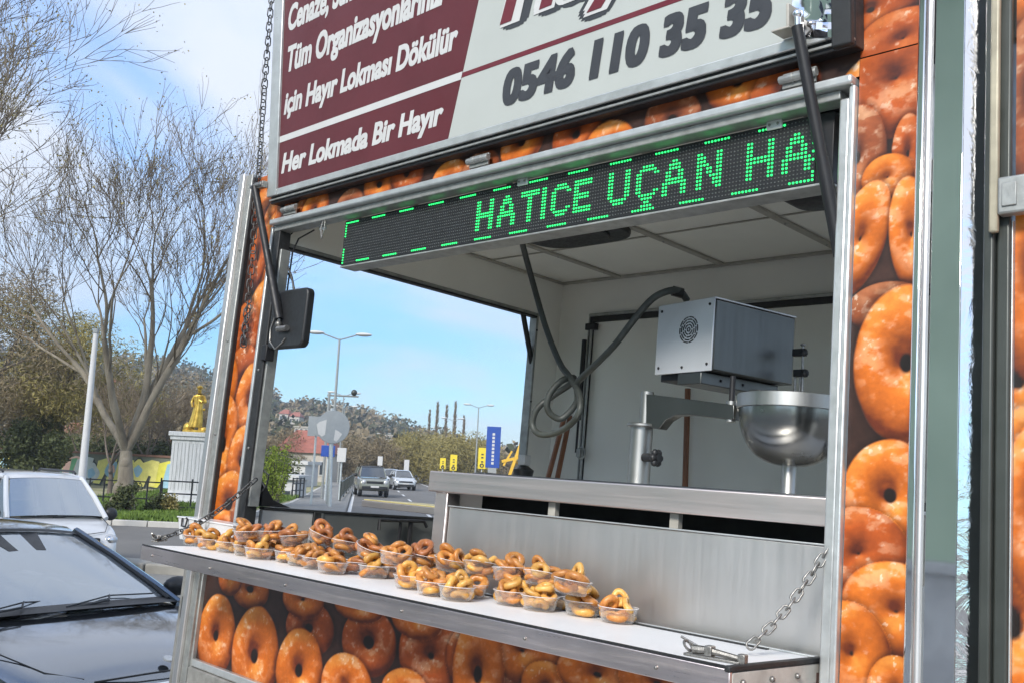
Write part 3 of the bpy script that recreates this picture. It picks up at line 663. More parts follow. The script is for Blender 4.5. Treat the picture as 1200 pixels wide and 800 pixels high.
for u in (383, 612, 908):
    p = TP(u, 170, 1, LY)[0] if u > 800 else TP(u, 240, 1, LY)[0]
    m = MB(); m.box(p-.022, p+.022, LY-.006, LY-.0015, LZ1-.012, ZF1-.013); m.box(p-.022, p+.022, LY-.010, LY-.0065, LZ1-.012, LZ1+.012)
    b_ = m.build('hanging_bracket', M['alu'], LED, bevel=.002)
    for k in (-.012, .012): m = MB(); m.ball((p+k, LY-.0115, LZ1), .004, 6); m.build('bolt', M['chain_steel'], b_)
# dark dish and grey box behind the right end of the sign
DB = thing('ceiling_speaker', 'black dish-shaped unit with grey emblem box behind the sign near the right jamb', 'speaker', (-1.33, .3, .80))
p = TP(955, 242, 1, .30)
m = MB(); m.lathe([(.02, p[2]), (.055, p[2]+.003), (.13, p[2]+.05), (.155, p[2]+.10), (.155, p[2]+.13), (.02, p[2]+.13)], 32, Matrix.Translation((p[0], .30, 0)), True); m.build('dish', M['black_plastic'], DB)
m = MB(); x0 = TP(972, 160, 1, .20)[0]; x1 = TP(998, 160, 1, .2)[0]; z1 = TP(980, 132, 1, .2)[2]; z0 = TP(980, 205, 1, .2)[2]
m.box(x0-.05, x1+.02, .20, .27, z0, z1); gb = m.build('emblem_box', simple('mid_grey_box', (.20,.205,.215,1), .5, 0, .1), DB, bevel=.004)
m = MB(); m.box(x0-.055, x1+.02, .195, .275, z1+.0005, z1+.012); m.build('box_lid', M['black_plastic'], DB, bevel=.003)
m = MB(); cx, cz = (x0+x1)/2-.004, (z0+z1)/2+.035
for pts in ([(-.02,-.02),(-.022,.01),(-.01,.026),(.004,.02),(.012,.028),(.022,.012),(.02,-.018),(.008,-.022),(.002,-.006),(-.006,-.02),(-.02,-.02)], [(-.014,.006),(-.002,.01),(.01,.004)], [(-.01,-.004),(.0,.0),(.012,-.006)], [(.004,.014),(.014,.016)]):
    m.tube([(cx+a, .199, cz+b) for a, b in pts], .0011, 4)
m.build('emblem', M['ink_white'], gb)

# ---- rounded black loudspeaker on the left jamb
p0 = TP(341, 374, 1, .0); q = TP(323, 341, 1, .0); w = TP(359, 374, 1, 0)[0]-q[0]; h = TP(341, 341, 1, 0)[2]-TP(341, 408, 1, 0)[2]
BS = thing('hanging_speaker', 'rounded black box speaker fixed to the jamb below the wires', 'speaker', (p0[0], 0, p0[2]-h/2))
r_ = .028; pts = []
for cx, cz, a in ((w/2-r_, h/2-r_, 0), (-w/2+r_, h/2-r_, 90), (-w/2+r_, -h/2+r_, 180), (w/2-r_, -h/2+r_, 270)):
    for k in range(6): t = math.radians(a+k*18); pts.append((p0[0]+cx+r_*math.cos(t), p0[2]+cz+r_*math.sin(t)))
m = MB(); m.prism(pts, 1, -.018, .018); m.build('speaker_body', M['black_plastic'], BS, bevel=.008, seg=3)
m = MB(); m.box(q[0]-.02, q[0]+.02, -.02, .02, p0[2]-h/2-.045, p0[2]-h/2+.02); m.build('clamp', M['black_metal'], BS, bevel=.003)
m = MB(); m.tube([TP(u, v, 1, .04) for u, v in ((333,300),(337,312),(342,325),(345,341))], .0045, 6); m.build('cable', M['black_plastic'], BS)

# ---- chains
LINKS = {}
def chain(name, label, cat, pts, pitch, rad, mat, group=None):
    pts = [Vector([float(c) for c in p]) for p in pts]
    t = thing(name, label, cat, pts[-1], TRAILER, group)
    key = (pitch, rad)
    if key not in LINKS:
        L, Wd = pitch*.68, pitch*.40; m = MB(); ring = []
        for k in range(12):
            a = 2*PI*k/12; x = math.cos(a)*Wd; z = math.sin(a)*Wd+math.copysign(L-Wd*.9, math.sin(a)); ring.append((x, 0, z))
        m.tube(ring, rad, 6, closed=True); me = bpy.data.meshes.new('link'); me.from_pydata(m.v, [], m.f); me.shade_smooth(); me.materials.append(mat); LINKS[key] = me
    seg = [(pts[i+1]-pts[i]).length for i in range(len(pts)-1)]; tot = sum(seg); n = int(tot/pitch)
    for k in range(n):
        d = (k+.5)*tot/n; i = 0
        while i < len(seg)-1 and d > seg[i]: d -= seg[i]; i += 1
        dr = (pts[i+1]-pts[i]).normalized(); c = pts[i]+dr*d
        o = bpy.data.objects.new('link', LINKS[key]); COL.objects.link(o); o.parent = t
        rot = dr.to_track_quat('Z', 'Y').to_matrix().to_4x4() @ Matrix.Rotation((PI/2 if k % 2 else 0)+random.uniform(-.25,.25)+.6, 4, 'Z')
        o.matrix_local = Matrix.Translation(c-ORG[t.name][1]) @ rot
    return t
zt_ = -.296
ce = TP(878, 757, 2, zt_+.02)
cs = TP(972, 640, 1, .0)
mid = [(np.array(cs)+(np.array(ce)-np.array(cs))*k+np.array([0,0,-.02*math.sin(PI*k)])) for k in (0,.25,.5,.75,1)]
chain('support_chain', 'bright steel chain from the right frame post down to the tray corner', 'chain', mid, .0235, .0026, M['chain_steel'], 'chains holding up the serving tray')
ce = TP(190, 630, 2, zt_+.015); cs = TP(300, 561, 1, -.01)
mid = [(np.array(cs)+(np.array(ce)-np.array(cs))*k+np.array([0,0,-.035*math.sin(PI*k)])) for k in (0,.2,.4,.6,.8,1)]
chain('support_chain', 'dull steel chain from the black jamb down to the far tray corner', 'chain', mid, .026, .0028, M['dark_chain'], 'chains holding up the serving tray')
chain('hatch_chain', 'long thin chain hanging beside the maroon banner and the tall corner column', 'chain', [TP(319,-60,1,-.16), TP(318,0,1,-.14), TP(310,100,1,-.11), TP(303,208,1,-.09), TP(300,230,1,-.05), TP(296,300,1,-.03), TP(291,350,1,-.03), TP(285,405,1,-.03)], .031, .0028, M['dark_chain'])
m = MB(); p = Vector(TP(291, 362, 1, -.035)); m.torus(p, .020, .003, Matrix.Rotation(PI/2, 4, 'X'), 14, 6)
for k in (1, 2, 3): m.torus(p-Vector((.004*k, 0, .042*k)), .018, .003, Matrix.Rotation(PI/2, 4, 'X'), 14, 6)
m.build('chain_hook', M['dark_chain'], T)

# ---- serving tray (folded-down flap)
TB = thing('serving_table', 'long white-topped steel-edged serving tray hanging from two chains', 'serving table', (-2.3, -.2, zt_-.05))
A_, B_, C_, D_ = (-3.572, -.401), (-1.083, -.346), (-1.078, .022), (-3.585, .022)
def quad_slab(mb, inset, z0, z1):
    P4 = [Vector((*q, 0)) for q in (A_, B_, C_, D_)]; ctr = sum(P4, Vector())/4; o = []
    ex = (P4[1]-P4[0]).normalized(); ey = Vector((-ex.y, ex.x, 0))
    o = [P4[0]+ex*inset+ey*inset, P4[1]-ex*inset+ey*inset, P4[2]-ex*inset-ey*inset, P4[3]+ex*inset-ey*inset]
    return mb.add([(p.x, p.y, z0) for p in o]+[(p.x, p.y, z1) for p in o], [(0,3,2,1),(4,5,6,7),(0,1,5,4),(1,2,6,5),(2,3,7,6),(3,0,4,7)])
m = MB(); quad_slab(m, .014, zt_-.030, zt_); m.build('table_top', M['table_white'], TB, bevel=.001)
def edge_bar(a, b, w, z0, z1, off=0, cut=0):
    a, b = Vector((*a, 0)), Vector((*b, 0)); d = (b-a).normalized(); nn = Vector((d.y, -d.x, 0)); a = a+d*cut; b = b-d*cut
    p = [a+nn*off, b+nn*off, b+nn*(off-w), a+nn*(off-w)]
    return MB().add([(q.x, q.y, z0) for q in p]+[(q.x, q.y, z1) for q in p], [(0,3,2,1),(4,5,6,7),(0,1,5,4),(1,2,6,5),(2,3,7,6),(3,0,4,7)])
edge_bar(A_, B_, .010, zt_-.052, zt_-.003, .0, 0).build('front_edge_band', M['film_steel'], TB, bevel=.002)
edge_bar(A_, B_, .004, zt_-.002, zt_+.003, .0, 0).build('edge_seal', M['rubber'], TB)
edge_bar(A_, B_, .005, zt_-.0015, zt_+.002, -.006, .004).build('edge_trim', M['alu'], TB)
M['end_white'] = simple('chipped_white_paint', (.52,.50,.45,1), .5, 0, .22, 14, .2, 60)
edge_bar(B_, C_, .010, zt_-.052, zt_-.010, .0, .0105).build('end_board', M['end_white'], TB, bevel=.002)
edge_bar(B_, C_, .014, zt_-.009, zt_+.004, .002, -.004).build('edge_seal', M['rubber'], TB, bevel=.003)
edge_bar(D_, A_, .010, zt_-.052, zt_-.003, .0, .0105).build('end_board', M['alu_dull'], TB, bevel=.002)
edge_bar(C_, D_, .012, zt_-.030, zt_+.004, .0, .002).build('edge_trim', M['alu'], TB, bevel=.001)
edge_bar(C_, D_, .012, zt_+.0002, zt_+.0035, -.020, .12).build('edge_seal', M['rubber'], TB)
for a, b in ((B_, C_),):
    for k in (.12, .42, .70):
        p = Vector((*a, 0)).lerp(Vector((*b, 0)), k); m = MB(); m.ball((p.x+.004, p.y, zt_-.030), .0065, 8); m.build('screw', M['chain_steel'], TB)
for k in (.035, .2, .38, .6, .78, .93):
    p = Vector((*A_, 0)).lerp(Vector((*B_, 0)), k); m = MB(); m.ball((p.x, p.y-.001, zt_-.030), .0045, 8); m.build('screw', M['chain_steel'], TB)
# toggle latches lying on the tray
def latch(lab, p, dr, s=1.0):
    L = thing('toggle_latch', lab, 'latch', p, TRAILER, 'toggle latches on the serving tray'); p = Vector(p); d = Vector((*dr, 0)).normalized(); e = Vector((-d.y, d.x, 0)); u = Vector((0,0,1))
    m = MB(); m.obox(p+u*.004*s, d*.075*s, e*.016*s, u*.003*s); m.build('base_plate', M['chain_steel'], L, bevel=.001)
    m = MB(); m.tube([p-d*.055*s+u*.018*s, p-d*.01*s+u*.020*s, p+d*.02*s+u*.018*s, p+d*.075*s+u*.013*s], [.011*s,.010*s,.008*s,.007*s], 8); m.build('lever', M['chain_steel'], L)
    m = MB(); m.obox(p-d*.01*s+u*.02*s, d*.010*s, e*.014*s, u*.013*s); m.build('bracket', M['chain_steel'], L, bevel=.002); m = MB(); m.obox(p+d*.078*s+u*.014*s, d*.010*s, e*.012*s, u*.012*s); m.build('bracket', M['chain_steel'], L, bevel=.002)
    m = MB(); m.torus(p-d*.07*s+u*.024*s, .014*s, .004*s, Matrix.Rotation(.9, 4, 'Y'), 12, 6); m.tube([p-d*.05*s+u*.025*s+e*.01, p-d*.095*s+u*.042*s+e*.008], .004*s, 6); m.build('hook', M['chain_steel'], L)
    return L
a = TP(795, 765, 2, zt_); b = TP(878, 780, 2, zt_); latch('heavy toggle latch lying at the bare corner of the white tray top', (*(np.array(a)*.5+np.array(b)*.5)[:2], zt_), (b-a)[:2], .82)
a = TP(172, 636, 2, zt_); b = TP(200, 632, 2, zt_); latch('dull toggle latch at the far tray corner beside the clear storage box', (*(np.array(a)*.5+np.array(b)*.5)[:2], zt_), (b-a)[:2], .8)

# ---- cups of fried dough rings
def ring_mesh(k):
    r = random.Random(k*13+5); nR, nr = 26, 10; vs = []; fs = []
    R, t = .0185*r.uniform(.9, 1.12), .0100*r.uniform(.92, 1.1); sx = r.uniform(.86, 1.14); ph = [r.uniform(0, 6.28) for _ in range(6)]
    for i in range(nR):
        a = 2*PI*i/nR; rr = R*(1+.07*math.sin(2*a+ph[0])+.04*math.sin(3*a+ph[1])); tt = t*(1+.14*math.sin(a+ph[2])+.08*math.sin(3*a+ph[3])); zz_ = .0022*math.sin(2*a+ph[4])
        for j in range(nr):
            b = 2*PI*j/nr; q = rr+tt*math.cos(b); p = Vector((q*math.cos(a)*sx, q*math.sin(a)/sx, zz_+tt*.92*math.sin(b)))
            p *= 1+.035*noise.noise(p*130+Vector((k*3.1, 0, 0))); vs.append(p)
    for i in range(nR):
        for j in range(nr): fs.append((i*nr+j, ((i+1) % nR)*nr+j, ((i+1) % nR)*nr+(j+1) % nr, i*nr+(j+1) % nr))
    me = bpy.data.meshes.new('fried_dough_ring'); me.from_pydata([tuple(v) for v in vs], [], fs); me.shade_smooth(); return me
RM = {}
for key in ('dough_gold', 'dough_orange', 'dough_brown'):
    RM[key] = []
    for k in range(4):
        me = ring_mesh(k+{'dough_gold':0,'dough_orange':10,'dough_brown':20}[key]); me.materials.append(M[key]); RM[key].append(me)
CUP = MB(); CUP.lathe([(.0005,.0012),(.040,.001),(.0425,.003),(.0505,.035),(.0530,.0365),(.0535,.0385),(.0520,.0385),(.0493,.0365),(.0415,.0040),(.0395,.0022),(.0005,.0022)], 32)
cup_me = bpy.data.meshes.new('plastic_cup'); cup_me.from_pydata(CUP.v, [], CUP.f); cup_me.shade_smooth(); cup_me.set_sharp_from_angle(angle=math.radians(50)); cup_me.materials.append(M['clear'])
rim = MB(); rim.torus((0,0,.0385), .0532, .0009, None, 32, 6); rim_me = bpy.data.meshes.new('rim'); rim_me.from_pydata(rim.v, [], rim.f); rim_me.shade_smooth()
M['rim'] = simple('frosted_cup_rim', (.78,.74,.72,1), .2, 0, .05, 20); rim_me.materials.append(M['rim'])
ORD = ['first','second','third','fourth','fifth','sixth','seventh','eighth','ninth','tenth','eleventh','twelfth','thirteenth','fourteenth','fifteenth','sixteenth','seventeenth','eighteenth']
nring = [0]
def cup_of_rings(loc, tilt, where, n, r, tone):
    S = TRAILER @ Matrix.Translation(Vector([float(x) for x in loc])) @ Matrix.Rotation(r.uniform(0, 6.28), 4, 'Z') @ Matrix.Rotation(tilt, 4, 'X') @ Matrix.Rotation(r.uniform(0, 6.28), 4, 'Z')
    c = bpy.data.objects.new('plastic_cup', cup_me); COL.objects.link(c); c.matrix_world = S
    tag(c, 'clear plastic cup heaped with dough rings, '+where, 'plastic cup', 'plastic cups of fried dough rings')
    rm = bpy.data.objects.new('rim', rim_me); COL.objects.link(rm); rm.parent = c
    for k in range(n):
        if k < 3: a = 2*PI*k/3+r.uniform(-.3,.3); q = Vector((.0225*math.cos(a), .0225*math.sin(a), .0165+.004*r.random())); e = (r.uniform(-.35,.35), r.uniform(-.35,.35), r.uniform(0,6))
        elif k < 6: a = 2*PI*k/3+1.05+r.uniform(-.3,.3); q = Vector((.025*math.cos(a), .025*math.sin(a), .0395+.005*r.random())); e = (r.uniform(-1.0,1.0), r.uniform(-1.0,1.0), r.uniform(0,6))
        else: a = r.uniform(0,6.28); q = Vector((.013*math.cos(a), .013*math.sin(a), .058+.012*(k-6)+.003*r.random())); e = (r.uniform(-1.3,1.3), r.uniform(-.9,.9), r.uniform(0,6))
        key = r.choice(tone); o = bpy.data.objects.new('fried_dough_ring', r.choice(RM[key])); COL.objects.link(o)
        s = r.uniform(.9, 1.1)
        o.matrix_world = S @ Matrix.Translation(q) @ Matrix.Rotation(e[2], 4, 'Z') @ Matrix.Rotation(e[0], 4, 'X') @ Matrix.Rotation(e[1], 4, 'Y') @ Matrix.Scale(s, 4)
        tag(o, 'glazed fried dough ring in the cup '+where, 'fried dough ring', 'dough rings in the cup '+where); nring[0] += 1
G_, O_, B2 = 'dough_gold', 'dough_orange', 'dough_brown'
r = random.Random(21)
front = [(735,730),(695,722),(633,719),(592,711),(553,711),(516,703),(469,691),(427,678),(386,675),(360,668),(342,664),(327,660),(302,658),(278,652),(257,648),(238,645),(218,640)]
FX = []
for i, (u, v) in enumerate(front):
    p = TP(u, v-2, 2, zt_+.001); x, y = p[0], min(p[1]+.036, -.036)
    if FX and FX[-1][0]-x < .104: x = FX[-1][0]-.104
    FX.append((x, y)); 
    cup_of_rings((x, y, zt_+.0012), 0, 'front row, %s from the bare tray end' % ORD[i], 7, r, [G_,G_,O_] if i < 9 else [G_,O_,O_])
def yfront(x):
    k = min(range(len(FX)), key=lambda q: abs(FX[q][0]-x)); return FX[k][1]
def fill_row(dy, x0, x1, nm, n, tones):
    x = x0; i = 0; o = []
    while x > x1:
        y = min(yfront(x)+dy, -.034)
        if y-yfront(x) > .045: cup_of_rings((x, y, zt_+.0012), 0, '%s row, %s from the bare tray end' % (nm, ORD[i]), n, r, tones(i)); o.append((x, y)); i += 1
        x -= .118
    return o
mid_ = fill_row(.098, -1.86, -3.46, 'middle', 5, lambda i: [G_,O_] if i < 6 else [O_,B2,O_])
stack = [(668,697,.10),(634,678,.16),(598,672,.10),(562,670,.16),(527,664,.12),(492,663,.14),(462,663,.10),(432,650,.32),(404,648,.12),(374,630,.32),(345,640,.15),(318,636,.10),(290,634,.12)]
for i, (u, v, t) in enumerate(stack):
    q = TP(u, v, 2, zt_+.055); y = min(max(q[1], -.20), -.06); p = TP(u, v, 1, y)
    cup_of_rings((p[0], y, zt_+.058 if i != 9 else zt_+.074), t, 'stacked on top, %s from the bare tray end' % ORD[i], 7, r, [O_,G_,O_] if i < 5 else [O_,B2])
print('rings', nring[0])

# clear storage box with black clips
p = TP(206, 630, 2, zt_); q = TP(272, 634, 2, zt_); yb_ = -.12
x0 = TP(206, 625, 1, yb_)[0]; x1 = TP(271, 632, 1, yb_)[0]
BX = thing('storage_box', 'clear plastic lidded box with black clips at the far tray end', 'storage box', ((x0+x1)/2, yb_, zt_))
m = MB(); zb = zt_+.002; zt2 = TP(240, 611, 1, yb_)[2]
prof = lambda i, z: [(x0+i, yb_-.0+i, z), (x1-i, yb_+i, z), (x1-i, yb_+.10-i, z), (x0+i, yb_+.10-i, z)]
m.add(prof(.012, zb)+prof(.0, zt2), [(0,3,2,1),(0,1,5,4),(1,2,6,5),(2,3,7,6),(3,0,4,7)]); m.build('box_body', M['milky'], BX, bevel=.004)
m = MB(); m.box(x0-.004, x1+.004, yb_-.004, yb_+.104, zt2+.0005, zt2+.007); m.build('lid', M['milky'], BX, bevel=.002)
for k in (.16, .40):
    cx = x0+(x1-x0)*k; m = MB()
    m.tube([(cx-.022, yb_-.006, zt2+.002), (cx-.016, yb_-.008, zt2-.030), (cx+.016, yb_-.008, zt2-.030), (cx+.022, yb_-.006, zt2+.002), (cx+.012, yb_-.006, zt2+.004)], .0042, 6); m.build('clip', M['black_plastic'], BX)

# ---- steel counter
CT = thing('steel_counter', 'long stainless counter with dark slot behind the serving tray', 'counter', (-1.8, .4, -1.06))
tb('top_edge_band', M['steel_band'], (-2.503, -1.072, .045, .056, -.006, .061), (-2.503, -2.492, .0565, .76, -.006, .061), bevel=.004, parent=CT)
tb('counter_top', M['steel'], (-2.49, -1.072, .057, .76, .045, .056), bevel=.002, parent=CT)
tb('front_panel', M['steel'], (-2.405, -1.070, .060, .070, -1.05, -.050), bevel=.003, parent=CT)
tb('front_panel_lip', M['alu'], (-2.405, -1.070, .054, .0705, -.0495, -.0455), bevel=.001, parent=CT)
tb('counter_leg', M['steel_band'], (-2.470, -2.410, .052, .11, -1.05, -.007), bevel=.003, parent=CT)
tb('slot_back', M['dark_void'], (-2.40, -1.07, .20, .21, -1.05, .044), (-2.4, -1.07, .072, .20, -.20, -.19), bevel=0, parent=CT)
tb('counter_end', M['steel_band'], (-2.474, -2.466, .112, .76, -1.05, -.007), bevel=.001, parent=CT)
for x in (-1.972, -1.535): tb('slot_spacer', M['rib'], (x-.014, x+.014, .075, .095, -.047, -.0065), bevel=.001, parent=CT)
tb('tray_rim', M['black_metal'], (-2.30, -1.15, .30, .31, .060, .071), bevel=.001, parent=CT)
tb('tray_rim', M['motor_side'], (-2.42, -1.10, .16, .19, .0565, .068), (-2.42, -1.10, .66, .70, .0565, .082), (-2.42, -2.39, .19, .66, .0565, .072), bevel=.003, parent=CT)
SH = thing('side_shelf', 'thin steel ledge with pale yellow board top left of the counter', 'shelf', (-2.7, .4, -.09))
sx0 = TP(424, 586, 1, .40)[0]; sz = TP(424, 584, 1, .40)[2]
tb('shelf_tray', M['steel_band'], (sx0, -2.506, .40, .75, sz-.030, sz-.004), bevel=.002, parent=SH)
tb('board', M['yellow_wood'], (sx0+.006, -2.51, .405, .745, sz-.0035, sz+.001), bevel=.001, parent=SH)
tb('shelf_bracket', M['alu_dull'], (-2.72, -2.506, .50, .52, sz-.07, sz-.031), bevel=.001, parent=SH)

# ---- dough machine
MC = thing('dough_machine', 'steel dough machine with vented motor box, swing arm and polished bowl', 'dough machine', (-1.9, .6, .06))
X0, Z0, PH, BW, BL, BH, BY = -1.727, .4478, -.2172, .2599, .3751, .2285, .5
ea = np.array([math.cos(PH), math.sin(PH), 0]); eb = np.array([-math.sin(PH), math.cos(PH), 0]); ez = np.array([0,0,1.])
o = np.array([X0, BY, Z0]); bc = o-ea*BW/2+eb*BL/2+ez*BH/2
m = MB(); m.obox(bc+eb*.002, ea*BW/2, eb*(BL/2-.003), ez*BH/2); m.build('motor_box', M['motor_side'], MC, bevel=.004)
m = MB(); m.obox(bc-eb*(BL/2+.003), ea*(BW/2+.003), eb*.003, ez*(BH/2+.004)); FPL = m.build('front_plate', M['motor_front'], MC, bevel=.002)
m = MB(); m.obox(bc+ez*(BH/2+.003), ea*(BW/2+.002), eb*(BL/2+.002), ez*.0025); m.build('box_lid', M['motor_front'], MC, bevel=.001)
for i in (-1, 1):
    for k in (-1, 1):
        m = MB(); m.ball(bc-eb*(BL/2+.007)+ea*i*(BW/2-.016)+ez*k*(BH/2-.018), .005, 6); m.build('screw', M['black_metal'], FPL)
m = MB(); m.ball(bc-eb*(BL/2+.007)+ez*(-BH/2+.014), .005, 6); m.build('screw', M['black_metal'], FPL)
# round grille: rings of slots
gc = bc-eb*(BL/2+.0065)+ea*.022+ez*.022
for R_, n_ in ((.007, 1), (.016, 4), (.025, 6), (.034, 8), (.042, 10)):
    m = MB()
    for s_ in range(n_):
        a0_ = 2*PI*s_/n_+.1*R_*100; a1_ = a0_+2*PI/n_*(.82 if n_ > 1 else 1)
        pts = [gc+(ea*math.cos(a0_+(a1_-a0_)*k/5)+ez*math.sin(a0_+(a1_-a0_)*k/5))*R_ for k in range(6)]
        m.tube(pts, .0022, 5)
    m.build('grille_slot', M['black_metal'], FPL)
# dark underside opening and lower bracket
m = MB(); m.obox(bc-ez*(BH/2+.012)-ea*.03, ea*(BW/2-.03), eb*(BL/2-.02), ez*.012); m.build('under_tray', M['black_metal'], MC, bevel=.002)
m = MB(); m.obox(bc-ez*(BH/2+.022)+ea*(BW/2-.10)-eb*.01, ea*.055, eb*(BL/2-.01), ez*.020); m.build('carriage', M['motor_side'], MC, bevel=.003)
for k in (-.10, -.05, 0): m = MB(); m.ball(bc-ez*(BH/2+.022)+ea*(BW/2-.044)+eb*k, .005, 6); m.build('bolt', M['black_metal'], MC)
# column
cp = TP(748, 565, 1, .52); zc_ = TP(748, 500, 1, .52)[2]; zt3 = TP(755, 459, 1, .52)[2]
def lz(prof, x, y, n=28): return MB().lathe(prof, n, Matrix.Translation((x, y, 0)), True)
lz([(.037,.055),(.037,zc_)], cp[0], .52).build('column', M['machine_steel'], MC, bevel=0)
lz([(.052,zc_),(.054,zc_+.002),(.054,zc_+.008),(.052,zc_+.010)], cp[0]+.005, .52).build('flange', M['machine_steel'], MC)
lz([(.021,zc_+.010),(.021,zt3)], cp[0]+.014, .52).build('inner_shaft', M['machine_steel'], MC)
kp = TP(769, 536, 1, .50); m = MB()
for k in range(6): a = k*PI/3; m.ball((kp[0]+.0, .50+.018*math.cos(a), kp[2]+.018*math.sin(a)), .013, 8)
m.tube([(cp[0]+.03, .50, kp[2]), (kp[0]+.012, .50, kp[2])], .014, 10); m.build('clamp_knob', M['black_plastic'], MC)
# arm plate with the curved gusset
P_ = [(757,461),(852,473),(860,474),(860,491),(805,485),(790,486),(780,492),(772,502),(757,500)]
pa = [TP(u, v, 1, .50) for u, v in P_]; m = MB(); m.prism([(p[0], p[2]) for p in pa], 1, .50, .545); m.build('swing_arm', M['motor_side'], MC, bevel=.002)
p1 = TP(857, 478, 1, .52); lz([(.017, TP(857,494,1,.52)[2]),(.017, TP(857,470,1,.52)[2])], p1[0], .52).build('arm_pivot', M['machine_steel'], MC)
lz([(.009, p1[2]),(.009, Z0-.02)], p1[0], .52, 14).build('pivot_pin', M['black_metal'], MC)
# bracket to bowl
ba = [TP(u, v, 1, .50) for u, v in ((868,470),(897,466),(899,482),(890,487),(876,486),(870,483))]
m = MB(); m.prism([(p[0], p[2]) for p in ba], 1, .47, .56); m.build('spout_bracket', M['rib'], MC, bevel=.003)
m = MB(); pp = [TP(u, v, 1, .50) for u, v in ((886,458),(899,458),(899,488),(890,488))]; m.prism([(p[0], p[2]) for p in pp], 1, .46, .57); m.build('bracket_plate', M['motor_side'], MC, bevel=.002)
# bowl
bcx, bcz = TP(928, 470, 1, .50)[0], TP(928, 470, 1, .50)[2]; rb = abs(TP(928+59, 470, 1, .5)[0]-TP(928, 470, 1, .5)[0])*.97
hb = bcz-TP(928, 546, 1, .5)[2]
prof = [(.002, bcz-hb)]+[(rb*math.sin(t)**.72, bcz-.03-(hb-.03)*math.cos(t)) for t in [PI/2*k/14 for k in range(1, 15)]]
lz_ = MB().lathe(prof+[(rb, bcz-.028)], 44, Matrix.Translation((bcx, .50, 0))); lz_.build('bowl', M['bowl'], MC)
MB().lathe([(rb+.002,bcz-.030),(rb+.006,bcz-.028),(rb+.006,bcz+.010),(rb+.002,bcz+.012),(rb-.004,bcz+.010),(rb-.004,bcz-.028)], 44, Matrix.Translation((bcx, .50, 0))).build('bowl_rim', M['machine_steel'], MC)
MB().lathe([(rb-.002,bcz+.006),(rb*.6,bcz+.012),(.01,bcz+.014)], 32, Matrix.Translation((bcx, .50, 0))).build('bowl_cover', M['machine_steel'], MC)
lz([(.030,.056),(.032,.060),(.026,.066),(.020,.075),(.021,bcz-hb+.015)], bcx, .50).build('pedestal', M['machine_steel'], MC)
for k in range(4): a = k*PI/2+.5; lz([(.006,.056),(.006,.068)], bcx+.036*math.cos(a), .5+.036*math.sin(a), 8).build('bolt', M['chain_steel'], MC)
# upright rods with clamps behind the box
for u, t_, b_, rr in ((941, 405, 462, .004), (932, 437, 470, .004), (938, 437, 470, .003)):
    p = TP(u, t_, 1, .80); q = TP(u-1, b_, 1, .80); m = MB(); m.tube([q, p], rr, 8); m.build('adjusting_rod', M['chain_steel'], MC)
for u, v in ((937, 413), (938, 437)):
    p = TP(u, v, 1, .80); m = MB(); m.obox(p, (.022,0,0), (0,.01,0), (0,0,.012)); m.ball(p+np.array([.016,0,.0]), .014, 8); m.build('rod_clamp', M['black_metal'], MC, bevel=.002)
p = TP(941, 404, 1, .80); m = MB(); m.ball(p, .009, 8, (1,1,.6)); m.build('rod_knob', M['chain_steel'], MC)

# ---- knotted hose/cable
def spline(pts, n=10):
    P0 = [np.array(p, float) for p in pts]; P0 = [2*P0[0]-P0[1]]+P0+[2*P0[-1]-P0[-2]]; o = []
    for i in range(1, len(P0)-2):
        for k in range(n):
            t = k/n; a, b, c, d = P0[i-1:i+3]; o.append(.5*((2*b)+(-a+c)*t+(2*a-5*b+4*c-d)*t*t+(-a+3*b-3*c+d)*t**3))
    o.append(P0[-2]); return o
hp = [(594,200,.25),(603,245,.45),(612,285,.60),(624,330,.68),(640,385,.70),(656,425,.70),(668,442,.69),(679,462,.66),(679,482,.64),(668,497,.66),(650,507,.68),(632,508,.68),(624,497,.68),(630,478,.68),(650,462,.72),(668,450,.74),(672,442,.73),
      (658,446,.66),(645,460,.63),(641,476,.63),(648,487,.66),(660,489,.69),(676,470,.71),(676,450,.68),(684,440,.66),(700,425,.62),(722,402,.58),(745,372,.56),(765,350,.56),(784,341,.58),(797,342,.62),(805,352,.66)]
m = MB(); m.tube(spline([TP(u, v, 1, y) for u, v, y in hp], 7), .0125, 10); HO = m.build('knotted_cable', M['hose'], None, label='thick grey cable knotted in a loop between ceiling and motor box', cat='cable')
m = MB(); m.tube([TP(788, 341, 1, .60), TP(800, 344, 1, .63)], .018, 10); m.build('cable_gland', M['black_plastic'], HO)

# ---- wooden handles leaning at the back
def stick(lab, p, q, rad, grp='wooden broom handles inside the trailer'):
    m = MB(); m.tube([p, q], rad, 10); o = m.build('broom_handle', M['wood'], None, label=lab, cat='broom handle', group=grp); return o
stick('brown wooden handle leaning furthest into the back corner below the cable knot', TP(634, 590, 1, 1.45), TP(662, 486, 1, 1.66), .013)
stick('brown wooden handle leaning nearer the door frame below the cable knot', TP(647, 590, 1, 1.50), TP(668, 487, 1, 1.70), .013)
stick('dark wooden handle standing upright behind the machine arm', TP(802, 600, 1, 1.72), TP(806, 455, 1, 1.74), .014)
bx_ = TP(614, 545, 1, 1.3); m = MB(); m.lathe([(.03, bx_[2]-.06),(.045,bx_[2]-.05),(.05,bx_[2]-.02),(.02,bx_[2]-.0)], 16, Matrix.Translation((bx_[0], 1.30, 0)), True)
bk = m.build('kettle', M['black_plastic'], None, label='small black pot with white box just beyond the counter rim', cat='pot')
m = MB(); m.box(bx_[0]-.022, bx_[0]+.022, 1.28, 1.32, bx_[2]+.002, bx_[2]+.05); m.build('white_box', M['ink_white'], bk, bevel=.003)

